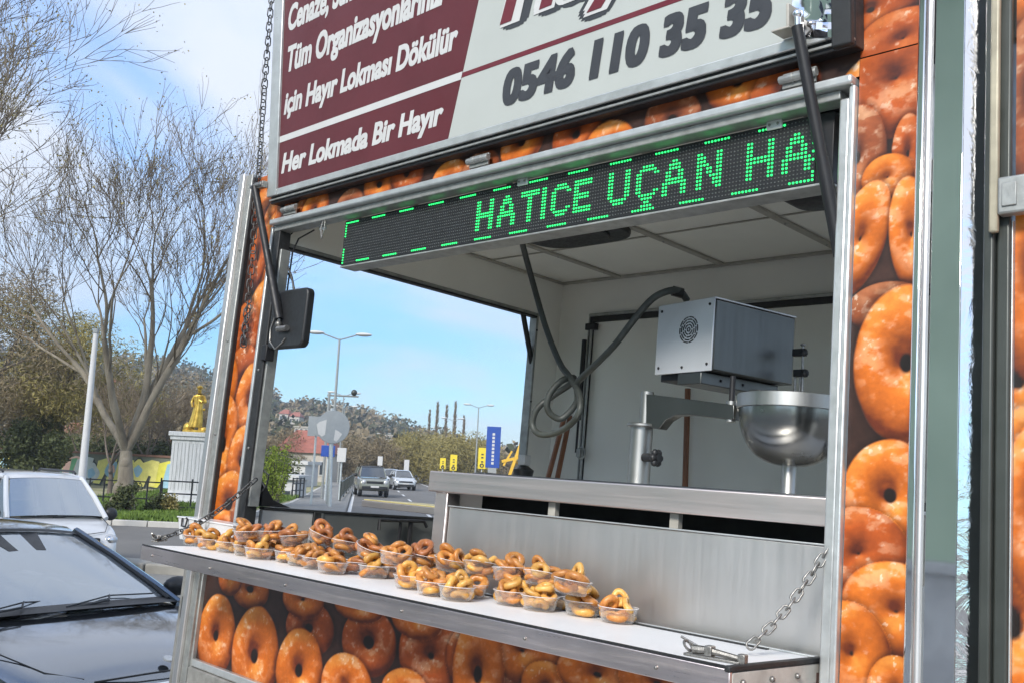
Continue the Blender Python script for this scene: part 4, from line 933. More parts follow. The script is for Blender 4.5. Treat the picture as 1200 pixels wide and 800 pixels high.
# ================================================================== GROUND, ROAD, PARK
def sheet(name, poly_fn, xs, ys, dz, mat, kind='structure'):
    m = MB(); nx, ny = len(xs), len(ys)
    for y in ys:
        for x in xs: m.v.append((x, y, ground_h(y)+dz(x, y)))
    for j in range(ny-1):
        for i in range(nx-1):
            if poly_fn is None or poly_fn((xs[i]+xs[i+1])/2, (ys[j]+ys[j+1])/2): m.f.append((j*nx+i, j*nx+i+1, (j+1)*nx+i+1, (j+1)*nx+i))
    return m.build(name, mat, None, S=WORLD, kind=kind, smooth=60)
ys = [-300, -60, -20, -8, -3, 0]+[.4*i for i in range(1, 40)]+[17, 20, 25, 35, 50, 80, 120, 200, 400, 900, 2500]
sheet('ground', None, [-2500, -600, -200, -80, -40, -20, -10, -5, 0, 5, 10, 20, 60, 200, 600, 2500], ys, lambda x, y: 0, M['asphalt'])
GH = -.53
def flat_poly(name, pts, z0, z1, mat, kind='structure', bevel=0, **tg):
    m = MB(); m.prism([(float(p[0]), float(p[1])) for p in pts], 2, z0, z1); return m.build(name, mat, None, S=WORLD, bevel=bevel, kind=kind, **tg)
k0, k1 = WG(-60, 606), WG(240, 619); k2, k3 = WG(338, 592), WG(392, 563)
far = k2+(k3-k2)*9
park = [k0[:2]+(k0-k1)[:2]*1.5, k1[:2], k2[:2], k3[:2], far[:2], far[:2]+np.array([-90, 10]), (-260, 260), (-260, 30)]
flat_poly('park_ground', park, GH-.3, GH+.13, M['lawn'])
def kerb_line(a, b, w=.18, h=.16, name='kerb_stone', L=1.0, gap=.012, maxn=60):
    a, b = np.array(a[:2], float), np.array(b[:2], float); d = b-a; t = np.linalg.norm(d); d /= t; n_ = np.array([d[1], -d[0]]); out = []
    me = None
    for k in range(min(maxn, int(t/L))):
        c = a+d*(k+.5)*L; m = MB(); m.obox((c[0]+n_[0]*w/2, c[1]+n_[1]*w/2, GH+h/2-.02), (d[0]*(L/2-gap), d[1]*(L/2-gap), 0), (n_[0]*w/2, n_[1]*w/2, 0), (0, 0, h/2+.02)); out.append(m)
    return out
KB = thing('park_kerb', 'pale kerb stones edging the grass verge of the park', 'kerb', (k1[0], k1[1], GH), WORLD)
for m in kerb_line(k0[:2]+(k0-k1)[:2]*.2, k1): m.build('kerb_stone', M['pale_concrete'], KB, bevel=.02)
for m in kerb_line(k1, k2, L=1.5): m.build('kerb_stone', M['pale_concrete'], KB)
for m in kerb_line(k2, k2+(k3-k2)*2.2, L=2.0): m.build('kerb_stone', M['pale_concrete'], KB)
# grass verge: blades as real tufts
def tufts(name, area_fn, n, h, mat, seed=1, w=.03):
    r = np.random.default_rng(seed); V = []; F = []
    for i in range(n):
        x, y = area_fn(r); a = r.random()*6.28; hh = h*(.5+r.random()); ww = w*(.6+r.random()); lx, ly = r.normal(0, .3, 2)*hh
        b = len(V); V += [(x-ww*math.cos(a), y-ww*math.sin(a), GH+.12), (x+ww*math.cos(a), y+ww*math.sin(a), GH+.12), (x+lx, y+ly, GH+.12+hh)]; F.append((b, b+1, b+2))
    m = MB(); m.v = V; m.f = F; return m.build(name, mat, None, S=WORLD, smooth=0, kind='stuff')
e0 = k0[:2]+(k0-k1)[:2]*.3; e1 = k1[:2]; dd = (e1-e0); nn_ = np.array([-dd[1], dd[0]]); nn_ /= np.linalg.norm(nn_)
if nn_[1] < 0: nn_ = -nn_
tufts('grass', lambda r: e0+dd*r.random()+nn_*(.25+5.2*r.random()**1.3), 26000, .13, M['grass'], 3, .035)
e2 = k1[:2]; d2_ = (k2-k1)[:2]; n2_ = np.array([-d2_[1], d2_[0]]); n2_ /= np.linalg.norm(n2_)
if n2_[0] > 0: n2_ = -n2_
tufts('grass', lambda r: e2+d2_*r.random()*1.4+n2_*(.3+7*r.random()), 22000, .16, M['grass'], 4, .045)
pvv = MB()
for i in range(-16, 8):
    for j in range(12):
        x0_, y0_ = i*.8, -6.45+j*.55; q_ = [TRAILER @ Vector((x0_+a_*.79, y0_+b_*.54, 0)) for a_, b_ in ((0,0),(1,0),(1,1),(0,1))]
        z_ = ground_h(sum(p.y for p in q_)/4)+.02; n_0 = len(pvv.v); pvv.v += [(p.x, p.y, ground_h(p.y)+.004) for p in q_]+[(p.x, p.y, ground_h(p.y)+.024+.002*((i*7+j*3) % 3)) for p in q_]
        pvv.f += [tuple(n_0+k for k in f_) for f_ in [(0,3,2,1),(4,5,6,7),(0,1,5,4),(1,2,6,5),(2,3,7,6),(3,0,4,7)]]
pvv.build('pavement', M['pale_concrete'], None, S=WORLD, kind='structure', smooth=0)  # unseen pale slabs, added before the trailer to bounce light up into it
# raised pavement beside the road seen through the side opening
s0, s1 = WG(338, 593), WG(407, 594); s2, s3 = WG(395, 562), WG(417, 562)
pv = [s0[:2]+(s0-s2)[:2]*.6, s1[:2]+(s1-s3)[:2]*.6, s1[:2]+(s3-s1)[:2]*4, s0[:2]+(s2-s0)[:2]*4]
flat_poly('pavement', pv, GH-.2, GH+.145, M['paving'])
# painted lines along the road
def strip(name, a, b, w, dz=.008):
    a, b = np.array(a[:2]), np.array(b[:2]); d = b-a; d /= np.linalg.norm(d); n_ = np.array([d[1], -d[0]])*w/2
    m = MB(); m.add([(*(a-n_), GH+dz-.003), (*(a+n_), GH+dz-.003), (*(b+n_), GH+dz-.003), (*(b-n_), GH+dz-.003), (*(a-n_), GH+dz), (*(a+n_), GH+dz), (*(b+n_), GH+dz), (*(b-n_), GH+dz)], [(0,3,2,1),(4,5,6,7),(0,1,5,4),(1,2,6,5),(2,3,7,6),(3,0,4,7)])
    return m
rd = (WG(417, 562)-WG(407, 594))[:2]; rd = rd/np.linalg.norm(rd); ln = WG(411, 592)[:2]
RM_ = MB(); RM_.v, RM_.f = strip('', ln-rd*30, ln+rd*160, .16).v, strip('', ln-rd*30, ln+rd*160, .16).f
RM_.build('road_marking', M['road_white'], None, S=WORLD, kind='structure')
side = np.array([rd[1], -rd[0]])
for k in range(-3, 12):
    c = ln+side*3.4+rd*(k*9); st = strip('', c, c+rd*3.5, .14); st.build('road_marking', M['road_white'], None, S=WORLD, kind='structure')
c = ln+side*7.2; strip('', c-rd*20, c+rd*150, .14).build('road_marking', M['road_white'], None, S=WORLD, kind='structure')
# low concrete island between the parked cars and the road
i0, i1 = WG(150, 680), WG(232, 686)
d = (i1-i0)[:2]; d /= np.linalg.norm(d); IS = thing('concrete_barrier', 'low weathered concrete block edging behind the dark parked car', 'barrier', (i0[0], i0[1], GH), WORLD)
for k in range(-3, 3):
    c = i0[:2]+d*(k*1.9+1.2); nn2 = np.array([-d[1], d[0]])
    m = MB(); m.obox((c[0]+nn2[0]*.35, c[1]+nn2[1]*.35, GH+.14), (d[0]*.93, d[1]*.93, 0), (nn2[0]*.35, nn2[1]*.35, 0), (0, 0, .16)); m.build('concrete_block', M['concrete'], IS, bevel=.03)

# ------------------------------------------------------------------ building across the street behind the viewer (mirrored in the steel)
n = N('green_render'); f = n.noise(1.3, 6, .6); n.set(Base_Color=n.ramp(f, [(.3, (.47,.58,.43,1)), (.7, (.53,.64,.48,1))]), Roughness=.85); n.bump(n.noise(30, 4, .6), .2, .01); M['green_wall'] = n.m
n = N('white_marble_dado'); f = n.noise(2.2, 7, .7, (1,1,1), 1.2); n.set(Base_Color=n.ramp(f, [(.35, (.46,.45,.45,1)), (.6, (.60,.59,.58,1))]), Roughness=.5); M['dado'] = n.m
GB = thing('green_building', 'green rendered building with a pale stone base, mirrored in the polished trailer panels', 'building', (-3, -6, -1.6))
DZ_ = -.285; BYW = -6.5
tb('wall', M['green_wall'], (-15.5, -2.6, -13.5, BYW, DZ_+.06, 5.1), (-2.599, 2.4, -10.5, BYW-.05, DZ_+.06, .55), bevel=0, parent=GB)  # second box: unseen wing, made low so sun and sky reach the trailer
for i in range(17):
    x = -15.1+i*1.03; tb('stone_slab', M['dado'], (x, x+1.02, BYW-.2, BYW+.03, -1.9, DZ_-.06), bevel=.004, parent=GB)
tb('stone_moulding', M['dado'], (-15.52, 2.42, BYW-.2, BYW+.075, DZ_-.055, DZ_+.055), bevel=.02, parent=GB)
for x in (-13.6, -11.0, -8.4, -5.6):
    for z in (.95, 3.3):
        fr_ = tb('window', M['ink_white'], (x-.55, x-.48, BYW-.02, BYW+.05, z, z+1.5), (x+.48, x+.55, BYW-.02, BYW+.05, z, z+1.5), (x-.479, x+.479, BYW-.02, BYW+.05, z+1.43, z+1.5), (x-.479, x+.479, BYW-.02, BYW+.05, z, z+.07), bevel=.004, parent=GB)
        gm = MB(); gm.box(x-.479, x+.479, BYW+.0, BYW+.012, z+.071, z+1.429); gm.build('pane', M.setdefault('dwg', None) or simple('dark_window_glass', (.03,.035,.04,1), .08, 0, .1), fr_)
tb('roof_cornice', M['dado'], (-15.6, -2.5, -13.6, BYW+.25, 5.11, 5.3), (-2.49, 2.5, -10.6, BYW+.1, .555, .68), bevel=.02, parent=GB)

# ------------------------------------------------------------------ CARS
def glass_mat(name, col, rough=.05, spec=.9, ior=1.9):
    n = N(name); f = n.noise(1.6, 3, .5); n.set(Base_Color=n.ramp(f, [(.3, mul(col,.8)), (.7, mul(col,1.2))]), Roughness=rough, IOR=ior); n.b.inputs['Specular IOR Level'].default_value = spec; return n.m
M['car_glass'] = glass_mat('tinted_car_glass', (.035,.04,.042,1))
n = N('windscreen_glass'); n.set(Base_Color=(.46,.50,.53,1), Metallic=.65, Roughness=.04, IOR=2.1)
n.b.inputs['Specular IOR Level'].default_value = .9
tr = n.n('ShaderNodeBsdfTransparent'); tr.inputs[0].default_value = (.55,.58,.58,1); mx = n.n('ShaderNodeMixShader'); mx.inputs[0].default_value = .90
n.l(tr.outputs[0], mx.inputs[1]); n.l(n.b.outputs[0], mx.inputs[2]); n.l(mx.outputs[0], n.t.nodes['Material Output'].inputs[0]); M['windscreen'] = n.m
def paint(name, col, metal=.3, rough=.22):
    n = N(name); f = n.noise(220, 2, .5); g = n.noise(.7, 4, .5)
    n.set(Base_Color=n.mix(.25, n.ramp(g, [(.3, mul(col,.9)), (.7, mul(col,1.1))]), n.ramp(f, [(.3, mul(col,.7)), (.7, mul(col,1.5))])), Metallic=metal, Roughness=rough, Coat_Weight=1.0)
    n.b.inputs['Coat Roughness'].default_value = .03; return n.m
M['paint_dark'] = paint('dark_grey_blue_car_paint', (.22,.24,.27,1), .9, .12)
M['paint_white'] = paint('white_car_paint', (.60,.61,.62,1), 0, .3)
M['paint_olive'] = paint('pale_olive_car_paint', (.20,.21,.17,1), .2, .3)
M['paint_pale'] = paint('pale_silver_car_paint', (.52,.55,.57,1), .3, .3)
M['lamp'] = glass_mat('headlamp_glass', (.42,.44,.46,1), .08, .8, 1.6)
M['interior'] = simple('dark_car_interior', (.03,.03,.032,1), .6, 0, .2, 6)
M['seat_grey'] = simple('grey_car_seat', (.12,.12,.12,1), .7, 0, .2, 6)

def loft(mb, secs, close=True):
    """secs: list of rings of equal length"""
    b = len(mb.v); n_ = len(secs[0])
    for s_ in secs: mb.v += [tuple(map(float, p)) for p in s_]
    for i in range(len(secs)-1):
        for k in range(n_ if close else n_-1): mb.f.append((b+i*n_+k, b+i*n_+(k+1) % n_, b+(i+1)*n_+(k+1) % n_, b+(i+1)*n_+k))
    return mb
def wheel(CAR, x, y, r, w=.2):
    M_ = Matrix.Translation((x, y, r)) @ Matrix.Rotation(PI/2, 4, 'X')
    m = MB(); m.lathe([(r*.62,-w/2),(r*.93,-w/2),(r,-w*.3),(r,w*.3),(r*.93,w/2),(r*.62,w/2)], 28, M_, False); wo = m.build('wheel', M['rubber'], CAR)
    m = MB(); m.lathe([(.02,w*.42),(r*.55,w*.36),(r*.62,w*.48),(r*.62,-w*.48)], 20, M_, False); m.lathe([(.02,-w*.42),(r*.55,-w*.36),(r*.62,-w*.48)], 20, M_, False); m.build('rim', M['alu'], wo)

def car(name, label, cat, S, P, body, group=None):
    """P: profile lists; x forward. lower body: stations (x, z_low, z_top, half_width, crown)"""
    CAR = thing(name, label, cat, (0,0,0), S, group)
    secs = []
    for (x, zl, zt, hw, cr) in P['body']:
        q = []
        for k in range(9):                                     # over the top from left to right
            t = -1+2*k/8; q.append((x, -t*hw*(.93), zt+cr*(1-t*t)))
        side_ = [(x, -hw*.985, zt-.05), (x, -hw, zt-.16), (x, -hw*1.0, (zl+zt)/2-.05), (x, -hw*.97, zl+.08), (x, -hw*.88, zl)]
        q += side_+[(x, y*-1, z) for (_, y, z) in reversed(side_)]
        secs.append(q)
    m = MB(); loft(m, secs); n_ = len(secs[0]); m.f += [tuple(reversed(range(n_))), tuple((len(secs)-1)*n_+k for k in range(n_))]
    bd = m.build('body', body, CAR, smooth=50)
    sd = bd.modifiers.new('sub', 'SUBSURF'); sd.levels = 1; sd.render_levels = P.get('sub', 1)
    return CAR
def place(x, y, heading, gz=None, s=1.0):
    return Matrix.Translation((x, y, ground_h(y) if gz is None else gz)) @ Matrix.Rotation(heading, 4, 'Z') @ Matrix.Scale(s, 4)

# --- dark saloon in the foreground
hx = Vector((1.70, -1.23, 0)).normalized(); hd_ang = math.atan2(hx.y, hx.x)
# windscreen top centre at local x=.35 ; emblem at local x=2.35
sens = np.array([-3.50, 7.02])
org = sens-np.array([hx.x, hx.y])*.28
SD = place(org[0], org[1], hd_ang)
Pd = {'body': [(-2.30,.30,.86,.70,.02),(-2.15,.22,.98,.84,.03),(-1.5,.20,1.00,.91,.03),(-.5,.20,.98,.93,.03),(.5,.20,.97,.93,.03),(1.15,.20,.965,.925,.035),(1.30,.20,.945,.92,.05),(1.8,.20,.885,.90,.06),(2.15,.22,.81,.86,.055),(2.33,.30,.73,.76,.04),(2.40,.40,.60,.66,.02)], 'sub': 2}
DK = car('dark_saloon_car', 'dark grey blue saloon parked nearest the trailer with cloudy sky mirrored in its bonnet', 'car', SD, Pd, M['paint_dark'])
# roof and pillars: arcs from windscreen header to rear
def rail(x, z, hw): return [(x, -hw*(-1+2*k/8), z+.045*(1-(-1+2*k/8)**2)) for k in range(9)]
def bowed(x, z, hw, bow, cr=.045): return [(x+bow*(1-(-1+2*k/8)**2), -hw*(-1+2*k/8), z+cr*(1-(-1+2*k/8)**2)) for k in range(9)]
m = MB(); loft(m, [bowed(.18,1.385,.60,.12), bowed(.0,1.415,.63,.08), rail(-.5,1.425,.64), rail(-1.1,1.38,.60), rail(-1.35,1.32,.56)], False)
loft(m, [bowed(.18,1.345,.60,.12), bowed(.0,1.375,.63,.08), rail(-.5,1.385,.64), rail(-1.1,1.34,.60), rail(-1.35,1.28,.56)], False)
ro = m.build('roof', M['paint_dark'], DK, smooth=50)
m = MB(); loft(m, [bowed(.20,1.375,.585,.12), bowed(.60,1.235,.655,.135,.04), bowed(1.02,1.055,.735,.15,.035), bowed(1.14,.995,.755,.15,.03)], False); m.build('windscreen', M['windscreen'], DK, smooth=60)
m = MB(); loft(m, [bowed(.185,1.392,.59,.125), bowed(.235,1.374,.60,.125)], False); m.build('screen_header', M['rubber'], DK)
m = MB(); loft(m, [bowed(1.10,1.010,.75,.15,.03), bowed(1.24,.985,.78,.16,.035)], False); m.build('cowl', M['black_plastic'], DK)
for s_ in (-1, 1):
    m = MB(); m.tube([(.16, s_*.61, 1.395), (.60, s_*.685, 1.235), (1.02, s_*.765, 1.06), (1.24, s_*.80, .97)], [.030,.032,.034,.030], 8); m.build('windscreen_pillar', M['paint_dark'], DK)
    m = MB(); m.tube([(.20, s_*.585, 1.388), (.60, s_*.658, 1.245), (1.02, s_*.737, 1.068), (1.17, s_*.757, 1.00)], .016, 6); m.build('screen_seal', M['rubber'], DK)
    m = MB(); m.add([(.16, s_*.635, 1.37), (-1.2, s_*.60, 1.30), (-1.75, s_*.78, 1.0), (1.05, s_*.82, 1.0)], [(0,1,2,3)]); m.build('side_window', M['car_glass'], DK, smooth=0)
    m = MB(); m.ball((.93, s_*1.00, 1.045), .10, 12, (.75, 1.15, .72)); m.tube([(.93, s_*.84, 1.0), (.93, s_*.93, 1.02)], .03, 8); mr = m.build('door_mirror', M['black_plastic'], DK)
m = MB(); m.add([(-1.3, .56, 1.30), (-1.3, -.56, 1.30), (-1.85, -.72, 1.02), (-1.85, .72, 1.02)], [(0,1,2,3)]); m.build('rear_window', M['car_glass'], DK)
# cabin
m = MB(); m.box(.55, 1.15, -.68, .68, .80, .93); m.build('dashboard', M['interior'], DK, bevel=.05, seg=3)
for s_ in (-1, 1):
    m = MB(); m.box(-.35, -.18, s_*.36-.24, s_*.36+.24, .45, 1.02); m.box(-.33, -.22, s_*.36-.12, s_*.36+.12, 1.05, 1.24); m.build('seat', M['seat_grey'], DK, bevel=.05)
m = MB(); m.torus((.38, .36, .93), .185, .016, Matrix.Rotation(math.radians(65), 4, 'Y'), 32, 8); m.build('steering_wheel', M['seat_grey'], DK)
m = MB(); m.prism([(-.20,.0),(.20,.0),(.13,-.12),(-.13,-.12)], 0, 0, .012)
sens_m = MB(); sens_m.v = [(.33+z*-2.5*.0+(-z)*2.0, y, 1.385+z*.72) for (x, y, z) in m.v]; sens_m.f = m.f
sens_m.v = [(.335+(-v[2])*2.3+v[0], v[1], 1.408+v[2]*.80) for v in m.v]; sens_m.build('mirror_housing', M['black_plastic'], DK)
m = MB(); m.ball((.44, 0, 1.30), .05, 10, (.5, 2.2, .7)); m.build('rear_view_mirror', M['black_plastic'], DK)
# wipers
for y0, y1 in ((-.10, .62), (-.66, .02)):
    m = MB(); m.tube([(1.33, y0, 1.030), (1.22, (y0+y1)/2, 1.062), (1.18, y1, 1.045)], .005, 6); m.tube([(1.34, y0+.0, 1.02), (1.30, (y0+y1)/2-.05, 1.045), (1.22, (y0+y1)/2, 1.064)], .007, 6); m.build('wiper', M['black_plastic'], DK)
# bonnet shut line, grille, emblem, headlamps, crease lines
for s_ in (-1, 1):
    m = MB(); m.tube([(1.30, s_*.80, .968), (1.8, s_*.78, .903), (2.12, s_*.66, .826), (2.24, s_*.50, .79)], .004, 5); m.build('bonnet_gap', M['rubber'], DK)
    m = MB(); m.ball((2.06, s_*.68, .70), .2, 14, (1.05, .72, .42)); m.build('headlight', M['lamp'], DK)
    m = MB(); m.tube([(1.84, s_*.80, .80), (2.02, s_*.74, .795), (2.2, s_*.60, .765), (2.3, s_*.48, .73)], .012, 6); m.build('headlight_gap', M['rubber'], DK)
m = MB(); m.tube([(2.275, -.46, .775), (2.33, -.2, .790), (2.345, 0, .793), (2.33, .2, .790), (2.275, .46, .775)], .006, 5); m.build('bonnet_gap', M['rubber'], DK)
m = MB(); m.box(2.33, 2.425, -.42, .42, .45, .71); m.build('grille', M['black_plastic'], DK, bevel=.02)
m = MB(); m.tube([(2.36, -.44, .735), (2.425, -.2, .742), (2.435, 0, .743), (2.425, .2, .742), (2.36, .44, .735)], .014, 6); m.tube([(2.36, -.44, .43), (2.425, 0, .43), (2.36, .44, .43)], .012, 6); m.build('grille_surround', M['chrome'], DK)
m = MB(); m.lathe([(.001,.006),(.030,.006),(.034,.0),(.034,-.004)], 20, Matrix.Translation((2.27, 0, .842)) @ Matrix.Rotation(.35, 4, 'Y')); m.build('round_badge', M['ink_white'], DK)
for x in (1.45, -1.35):
    for s_ in (-1, 1): wheel(DK, x, s_*.83, .33)

# --- white people carrier
fx = Vector((.70, -.71, 0)).normalized()
p = WD(63, 640, 16.3)
SV = place(p[0]-fx.x*1.0-.02, p[1]-fx.y*1.0, math.atan2(fx.y, fx.x), GH-.10) @ Matrix.Diagonal((.92, .90, 1, 1))
Pv = {'body': [(-2.3,.30,1.0,.80,.0),(-2.2,.22,1.08,.90,.0),(-1,.2,1.10,.93,.0),(.8,.2,1.10,.93,.01),(1.05,.2,1.10,.92,.03),(1.45,.2,1.03,.90,.05),(1.80,.22,.93,.86,.045),(1.98,.30,.80,.78,.03),(2.06,.42,.62,.70,.01)], 'sub': 2}
VN = car('white_van', 'white people carrier facing forward behind the dark saloon with black roof rails', 'van', SV, Pv, M['paint_white'])
m = MB()
rf = lambda x, z, hw, b=0: bowed(x, z, hw, b, .03)
loft(m, [rf(.42,1.70,.66,.10), rf(.25,1.755,.70,.06), rail(-.4,1.77,.73), rail(-1.8,1.77,.73), rail(-2.2,1.68,.70)], False)
loft(m, [rf(.42,1.67,.66,.10), rf(.25,1.72,.70,.06), rail(-.4,1.73,.73), rail(-1.8,1.73,.73), rail(-2.2,1.63,.70)], False)
m.build('roof', M['paint_white'], VN, smooth=50)
m = MB(); loft(m, [bowed(.44,1.695,.64,.10,.03), bowed(.80,1.42,.74,.12,.03), bowed(1.16,1.13,.82,.13,.03)], False); m.build('windscreen', M['windscreen'], VN, smooth=60)
for s_ in (-1, 1):
    m = MB(); m.tube([(.36, s_*.68, 1.72), (.80, s_*.79, 1.42), (1.20, s_*.87, 1.09)], [.045,.045,.05], 8); m.build('window_pillar', M['paint_white'], VN); m = MB(); m.tube([(.36, s_*.70, 1.72), (-.4, s_*.74, 1.755), (-1.9, s_*.74, 1.75), (-2.2, s_*.72, 1.66), (-2.25, s_*.84, 1.1)], .045, 8); m.build('window_pillar', M['paint_white'], VN)
    m = MB(); m.tube([(.05, s_*.72, 1.72), (.05, s_*.90, 1.1)], .04, 6); m.build('window_pillar', M['paint_white'], VN); m = MB(); m.tube([(-.85, s_*.72, 1.72), (-.85, s_*.90, 1.1)], .05, 6); m.build('window_pillar', M['paint_white'], VN)
    m = MB(); m.add([(.38, s_*.70, 1.70), (-2.15, s_*.71, 1.66), (-2.2, s_*.88, 1.08), (1.12, s_*.88, 1.08)], [(0,1,2,3)]); m.build('side_window', M['car_glass'], VN, smooth=0)
    m = MB(); m.tube([(.1, s_*.66, 1.80), (.0, s_*.66, 1.835), (-1.7, s_*.66, 1.83), (-1.85, s_*.66, 1.79)], .022, 6); m.build('roof_rail', M['black_plastic'], VN)
    m = MB(); m.ball((1.0, s_*1.04, 1.16), .13, 12, (.6, 1.0, .85)); m.build('door_mirror', M['black_plastic'], VN)
    m = MB(); m.ball((1.83, s_*.68, .80), .2, 14, (.85, .82, .45)); hl = m.build('headlight', M['lamp'], VN)
    m = MB(); m.ball((1.94, s_*.66, .80), .07, 10); m.build('lamp_bulb', M['chrome'], hl)
m = MB(); m.box(1.90, 2.03, -.46, .46, .74, .84); m.build('grille', M['black_plastic'], VN, bevel=.02)
m = MB(); m.box(1.98, 2.08, -.55, .55, .38, .52); m.build('lower_grille', M['black_plastic'], VN, bevel=.02)
m = MB(); m.box(.62, .66, -.05, .05, 1.56, 1.62); m.build('rear_view_mirror', M['black_plastic'], VN)
m = MB(); m.box(1.0, 1.10, -.16, .18, 1.13, 1.16); m.build('paper_note', M['ink_white'], VN)
m = MB(); m.box(.6, 1.05, -.75, .75, .9, 1.09); m.build('dashboard', M['interior'], VN, bevel=.05)
m = MB(); m.tube([(1.22, -.1, 1.12), (1.16, .55, 1.145)], .01, 5); m.tube([(1.22, -.65, 1.12), (1.16, -.0, 1.145)], .01, 5); m.build('wiper', M['black_plastic'], VN)
m = MB(); m.tube([(-.2, 0, 1.79), (-.28, 0, 1.90)], .01, 5); m.build('aerial', M['black_plastic'], VN)
for s_ in (-1, 1):
    m = MB(); m.tube([(1.15, s_*.80, 1.125), (1.6, s_*.74, 1.035), (1.86, s_*.6, .925), (1.93, s_*.3, .90), (1.94, 0, .90)], .006, 5); m.build('bonnet_gap', M['rubber'], VN)
for x in (1.35, -1.4):
    for s_ in (-1, 1): wheel(VN, x, s_*.83, .32)

# --- off-roader coming down the road and the cars behind it
def suv(name, label, S, paint_m, roofz=1.9, boxy=True, group='cars driving up the road'):
    if boxy: P = {'body': [(-2.3,.45,1.15,.86,0),(-2.2,.36,1.22,.95,0),(.7,.34,1.22,.97,0),(.95,.34,1.20,.97,.02),(1.7,.36,1.13,.95,.03),(2.15,.40,1.06,.92,.02),(2.25,.48,.98,.90,.0),(2.28,.55,.7,.88,0)], 'sub': 1}
    else: P = {'body': [(-2.0,.35,.9,.74,0),(-1.9,.26,.98,.84,0),(.6,.24,.98,.87,0),(.9,.24,.97,.87,.03),(1.5,.25,.86,.84,.04),(1.85,.28,.74,.78,.03),(1.98,.38,.6,.68,0)], 'sub': 1}
    C_ = car(name, label, 'car', S, P, paint_m, group); b0 = P['body'][2][2]; z1 = roofz; hw = .74 if boxy else .58
    fxr, fxb = (.45, .95) if boxy else (.05, .95)
    m = MB(); loft(m, [rf(fxr, z1-.06, hw-.03, .05), rf(fxr-.25, z1-.01, hw, .03), rail(-1.4, z1-.02, hw), rail(-1.9, z1-.1, hw-.03)], False); loft(m, [rf(fxr, z1-.10, hw-.03, .05), rf(fxr-.25, z1-.05, hw, .03), rail(-1.4, z1-.06, hw), rail(-1.9, z1-.14, hw-.03)], False); m.build('roof', M['black_metal'] if boxy else paint_m, C_, smooth=50)
    m = MB(); loft(m, [bowed(fxr+.01, z1-.08, hw-.05, .05, .02), bowed(fxb, b0+.01, hw+.06, .08, .02)], False); m.build('windscreen', M['car_glass'], C_)
    for s_ in (-1, 1):
        m = MB(); m.add([(fxr, s_*(hw-.02), z1-.09), (-1.9, s_*(hw-.02), z1-.12), (-2.0, s_*(hw+.16), b0), (fxb, s_*(hw+.16), b0)], [(0,1,2,3)]); m.build('side_window', M['car_glass'], C_, smooth=0)
        m = MB(); m.tube([(fxr, s_*(hw-.03), z1-.08), (fxb+.02, s_*(hw+.10), b0)], .04, 6); m.build('window_pillar', paint_m, C_); m = MB(); m.tube([(-1.9, s_*(hw-.02), z1-.1), (-2.05, s_*(hw+.16), b0)], .06, 6); m.build('window_pillar', paint_m, C_); m = MB(); m.tube([(-.5, s_*(hw), z1-.06), (-.5, s_*(hw+.18), b0)], .05, 6); m.build('window_pillar', paint_m, C_)
        m = MB(); m.ball((fxb-.1, s_*(hw+.36), b0+.12), .13, 10, (.6, 1, .8)); m.build('door_mirror', M['black_plastic'], C_)
        xf_ = P['body'][-1][0]; zf = .93 if boxy else .70
        m = MB(); m.lathe([(.001,.05),(.10,.03),(.13,.0),(.13,-.1)], 16, Matrix.Translation((xf_-.02 if boxy else xf_-.18, s_*.68, zf)) @ Matrix.Rotation(PI/2, 4, 'Y') @ Matrix.Diagonal((1, 1 if boxy else 1.5, 1, 1))); m.build('headlight', M['lamp'], C_)
    xf_ = P['body'][-1][0]
    m = MB(); m.box(xf_-.03, xf_+.03, -.52, .52, .86 if boxy else .60, .99 if boxy else .70); m.build('grille', M['black_plastic'], C_, bevel=.01)
    m = MB(); m.box(xf_-.02, xf_+.06, -.80 if boxy else -.62, .80 if boxy else .62, .50 if boxy else .34, .68 if boxy else .46); m.build('lower_bumper', M['black_plastic'], C_, bevel=.02)
    m = MB(); m.box(xf_+.061, xf_+.072, -.26, .26, .60 if boxy else .46, .71 if boxy else .56); m.build('number_plate', M['ink_white'], C_)
    R_ = .40 if boxy else .32
    for x in (1.45, -1.4):
        for s_ in (-1, 1): wheel(C_, x if boxy else x*.88, s_*(.83 if boxy else .74), R_, .24)
    return C_
def on_road(u, v): return WG(u, v)
ah_ = math.atan2(-rd[1], -rd[0])
p = WG(434, 582); back_ = np.array(rd)*2.2
suv('off_road_car', 'boxy pale olive off-roader with black roof driving nearest on the road', place(p[0]+back_[0], p[1]+back_[1], ah_+.10, GH, 1.0), M['paint_olive'])
p = WG(472, 574); suv('pale_hatchback', 'small pale silver car following to the side of the boxy off-roader', place(p[0]+back_[0], p[1]+back_[1], ah_+.10, GH, 1.08), M['paint_pale'], 1.50, False)
p = WG(455, 571); suv('pale_hatchback', 'pale car half hidden straight behind the boxy off-roader', place(p[0]+back_[0]*2+.3, p[1]+back_[1]*2, ah_, GH, 1.05), M['paint_pale'], 1.55, False)

